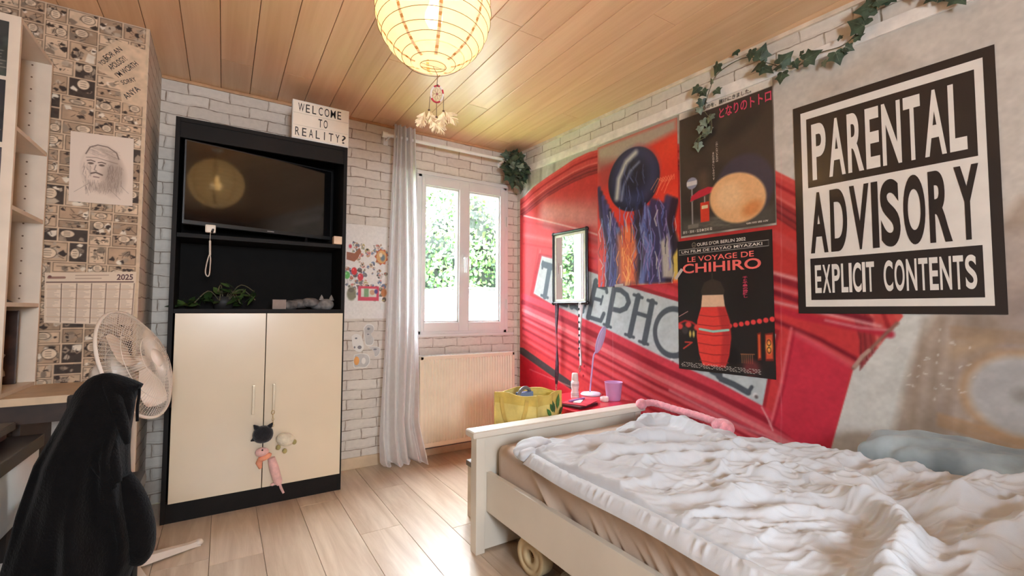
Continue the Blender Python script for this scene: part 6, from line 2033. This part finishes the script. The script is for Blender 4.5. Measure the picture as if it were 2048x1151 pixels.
b.prism([(-.99, 2.50, 1.0915), (-.70, 2.50, 1.0915), (-.72, 2.535, 1.0915), (-.99, 2.535, 1.27)], (0, .12, 0))
b.to('dark_folder', mat('dark_folder_card', (50, 40, 40), .6), loc=(-.85, 2.55, 1.092), label='dark folder leaning in the shelf unit compartment above the lowest one', cat='folder')
bm_ = thing('framed_picture', 'dark framed picture standing in the lowest compartment of the shelf unit', 'picture', (-.85, 2.6, .767))
B().box((-.985, 2.610, .7675), (-.695, 2.625, 1.06), bev=.002).to('picture', mat('dark_print', (66, 46, 38), .4, var=.35, scale=16), parent=bm_)
b = B()
b.ell((-.83, 2.50, .85), (.12, .085, .082), 0, e=.8, nu=30, nv=18, fn=lambda d: 1 + .12 * math.sin(d.x * 11 + d.z * 7) + .08 * math.sin(d.y * 17 + d.z * 9))
b.to('crumpled_plastic_bag', mat('grey_film', (170, 150, 130), .25, var=.25, scale=20, bump=.6, bscale=18), loc=(-.83, 2.5, .768), label='crumpled pale plastic bag in front of the framed picture', cat='bag')

# low table with black top and white side
lt = thing('low_table', 'low table with a black top and white side, half hidden by the black jacket', 'table', (-.75, 1.98, 0))
B().box((-.98, 1.70, .590), (-.515, 2.24, .632), bev=.004).to('top', mat('black_top', (26, 20, 20), .35, coat=.2), parent=lt)
B().box((-.97, 1.71, .400), (-.525, 2.23, .590), bev=.002).to('drawer_box', m_white, parent=lt)
for x in (-.96, -.56):
    for y in (1.72, 2.19): B().box((x, y, 0), (x + .03, y + .03, .400), bev=.002).to('leg', m_white, parent=lt)
for k, (z, c, lab) in enumerate(((.6325, (88, 48, 44), 'dark red hardback book, lowest on the low table'), (.6605, (74, 66, 60), 'dark grey notebook on the dark red book'))):
    B().box((-.95 + .03 * k, 1.95, z), (-.60 + .02 * k, 2.20, z + .027), bev=.003).box((-.945 + .03 * k, 1.953, z + .004), (-.597 + .02 * k, 2.197, z + .023)).to('book', mat('book_cover_%s' % ('red', 'grey')[k], c, .5, var=.15), loc=(-.78, 2.05, z), label=lab, cat='book')

# ---------------------------------------------------------------- chair with the black jacket
YJ = 1.93
jx = lambda x, y: BW(x, y, YJ)
chx = thing('desk_chair', 'dark desk chair at the left hidden under the black jacket', 'chair', (-.40, 1.98, 0))
m_ch = mat('chair_black', (30, 28, 28), .5)
b = B().box((-.475, 1.88, .44), (-.215, 2.12, .49), bev=.02); b.to('seat', m_ch, parent=chx)
b = B().box((-.40, 1.915, .58), (-.26, 1.94, .80), bev=.01, rot=rotz(-.2)); b.to('backrest', m_ch, parent=chx)
B().tube([(-.33, 1.95, .46), (-.33, 1.93, .62)], .012, 8).to('back_post', m_ch, parent=chx)
for sx, sy in ((-.45, 1.90), (-.24, 1.90), (-.45, 2.10), (-.24, 2.10)):
    B().tube([(sx, sy, .445), (sx, sy, 0)], .011, 10).to('leg', m_ch, parent=chx)

m_jk = mat('black_pile_fabric', (9, 8, 9), .95, var=.3, scale=30, bump=.4, bscale=150, sheen=.04, spec=.15)
jk = thing('black_jacket', 'black hooded jacket draped over the chair in front of the white fan', 'jacket', (-.38, YJ, .02))
LEV = [  # photo height, left x, right x of the outline
    (743, 206, 224), (747, 190, 240), (753, 178, 256), (760, 170, 272), (765, 164, 282), (769, 160, 289), (774, 155, 286), (782, 150, 279), (800, 141, 273), (830, 124, 269), (860, 105, 264), (900, 78, 262), (940, 62, 263), (980, 46, 268), (1020, 34, 276), (1060, 20, 284), (1100, 6, 282), (1151, -18, 262), (1230, -40, 258), (1330, -60, 258)]
G = []
nseg = 72
zs = [jx(240, y)[1] for y, l, r in LEV]
ls = [jx(l, y)[0] for y, l, r in LEV]; rs2 = [jx(r, y)[0] for y, l, r in LEV]
zq = np.array(sorted(set(np.linspace(zs[0], max(zs[-1], .03), 110)) | set(z for z in zs if z > .03), reverse=True))
for z in zq:
    xl, xr = np.interp(-z, -np.array(zs), ls), np.interp(-z, -np.array(zs), rs2)
    f = (zs[0] - z) / (zs[0] - zq[-1])
    dep_ = .012 + .10 * min(1, f * 4) ** .7 + .06 * f
    row = []
    for k in range(nseg):
        a = 2 * PI * k / nseg
        cx_ = (xl + xr) / 2; hw = (xr - xl) / 2
        fold = 1 + min(1, f * 3) * (.10 * math.sin(9 * a + 3 * f) + .05 * math.sin(15 * a - 5 * f + 1))
        y = -math.sin(a) * dep_ * fold
        tw = .02 * math.sin(6 * a + 9 * f) * min(1, f * 3)
        row.append((cx_ + hw * math.cos(a), YJ - .02 + y - tw * max(0, math.sin(a)), z))
    row.append(row[0]); G.append(row)
b = B().grid(np.array(G))
b.add(G[0][:-1], [tuple(range(nseg))], 0, True)
b.to('body', m_jk, parent=jk)
b = B()                                         # diagonal bunched folds of the hood and collar
for (p0, p1, p2, r, yo) in (((212, 752), (244, 800), (266, 872), .020, -.10), ((190, 770), (222, 850), (252, 940), .024, -.12), ((255, 762), (262, 800), (258, 850), .016, -.085), ((170, 800), (200, 880), (245, 950), .022, -.125)):
    P_ = [Vector((jx(*p_)[0], YJ + yo * k, jx(*p_)[1])) for p_, k in ((p0, .35), (p1, .8), (p2, 1.0))]
    b.tube(spline(P_, 20), [r * (.35 + .75 * math.sin(PI * k / 19)) for k in range(20)], 12, flat=.7)
b.to('hood', m_jk, parent=jk)
b = B()
P_ = [Vector((jx(*p_)[0], YJ - .06, jx(*p_)[1])) for p_ in ((252, 940), (270, 985), (282, 1040), (284, 1085), (272, 1106))]
b.tube(spline(P_, 24), [.024 + .020 * math.sin(PI * k / 23) for k in range(24)], 16)
b.to('sleeve', m_jk, parent=jk)
b = B().tube(spline([Vector((jx(*p_)[0], YJ - .045, jx(*p_)[1])) for p_ in ((283, 772), (282, 790), (279, 810), (279, 836))], 16), .0042, 8)
b.to('drawstring', m_jk, parent=jk)
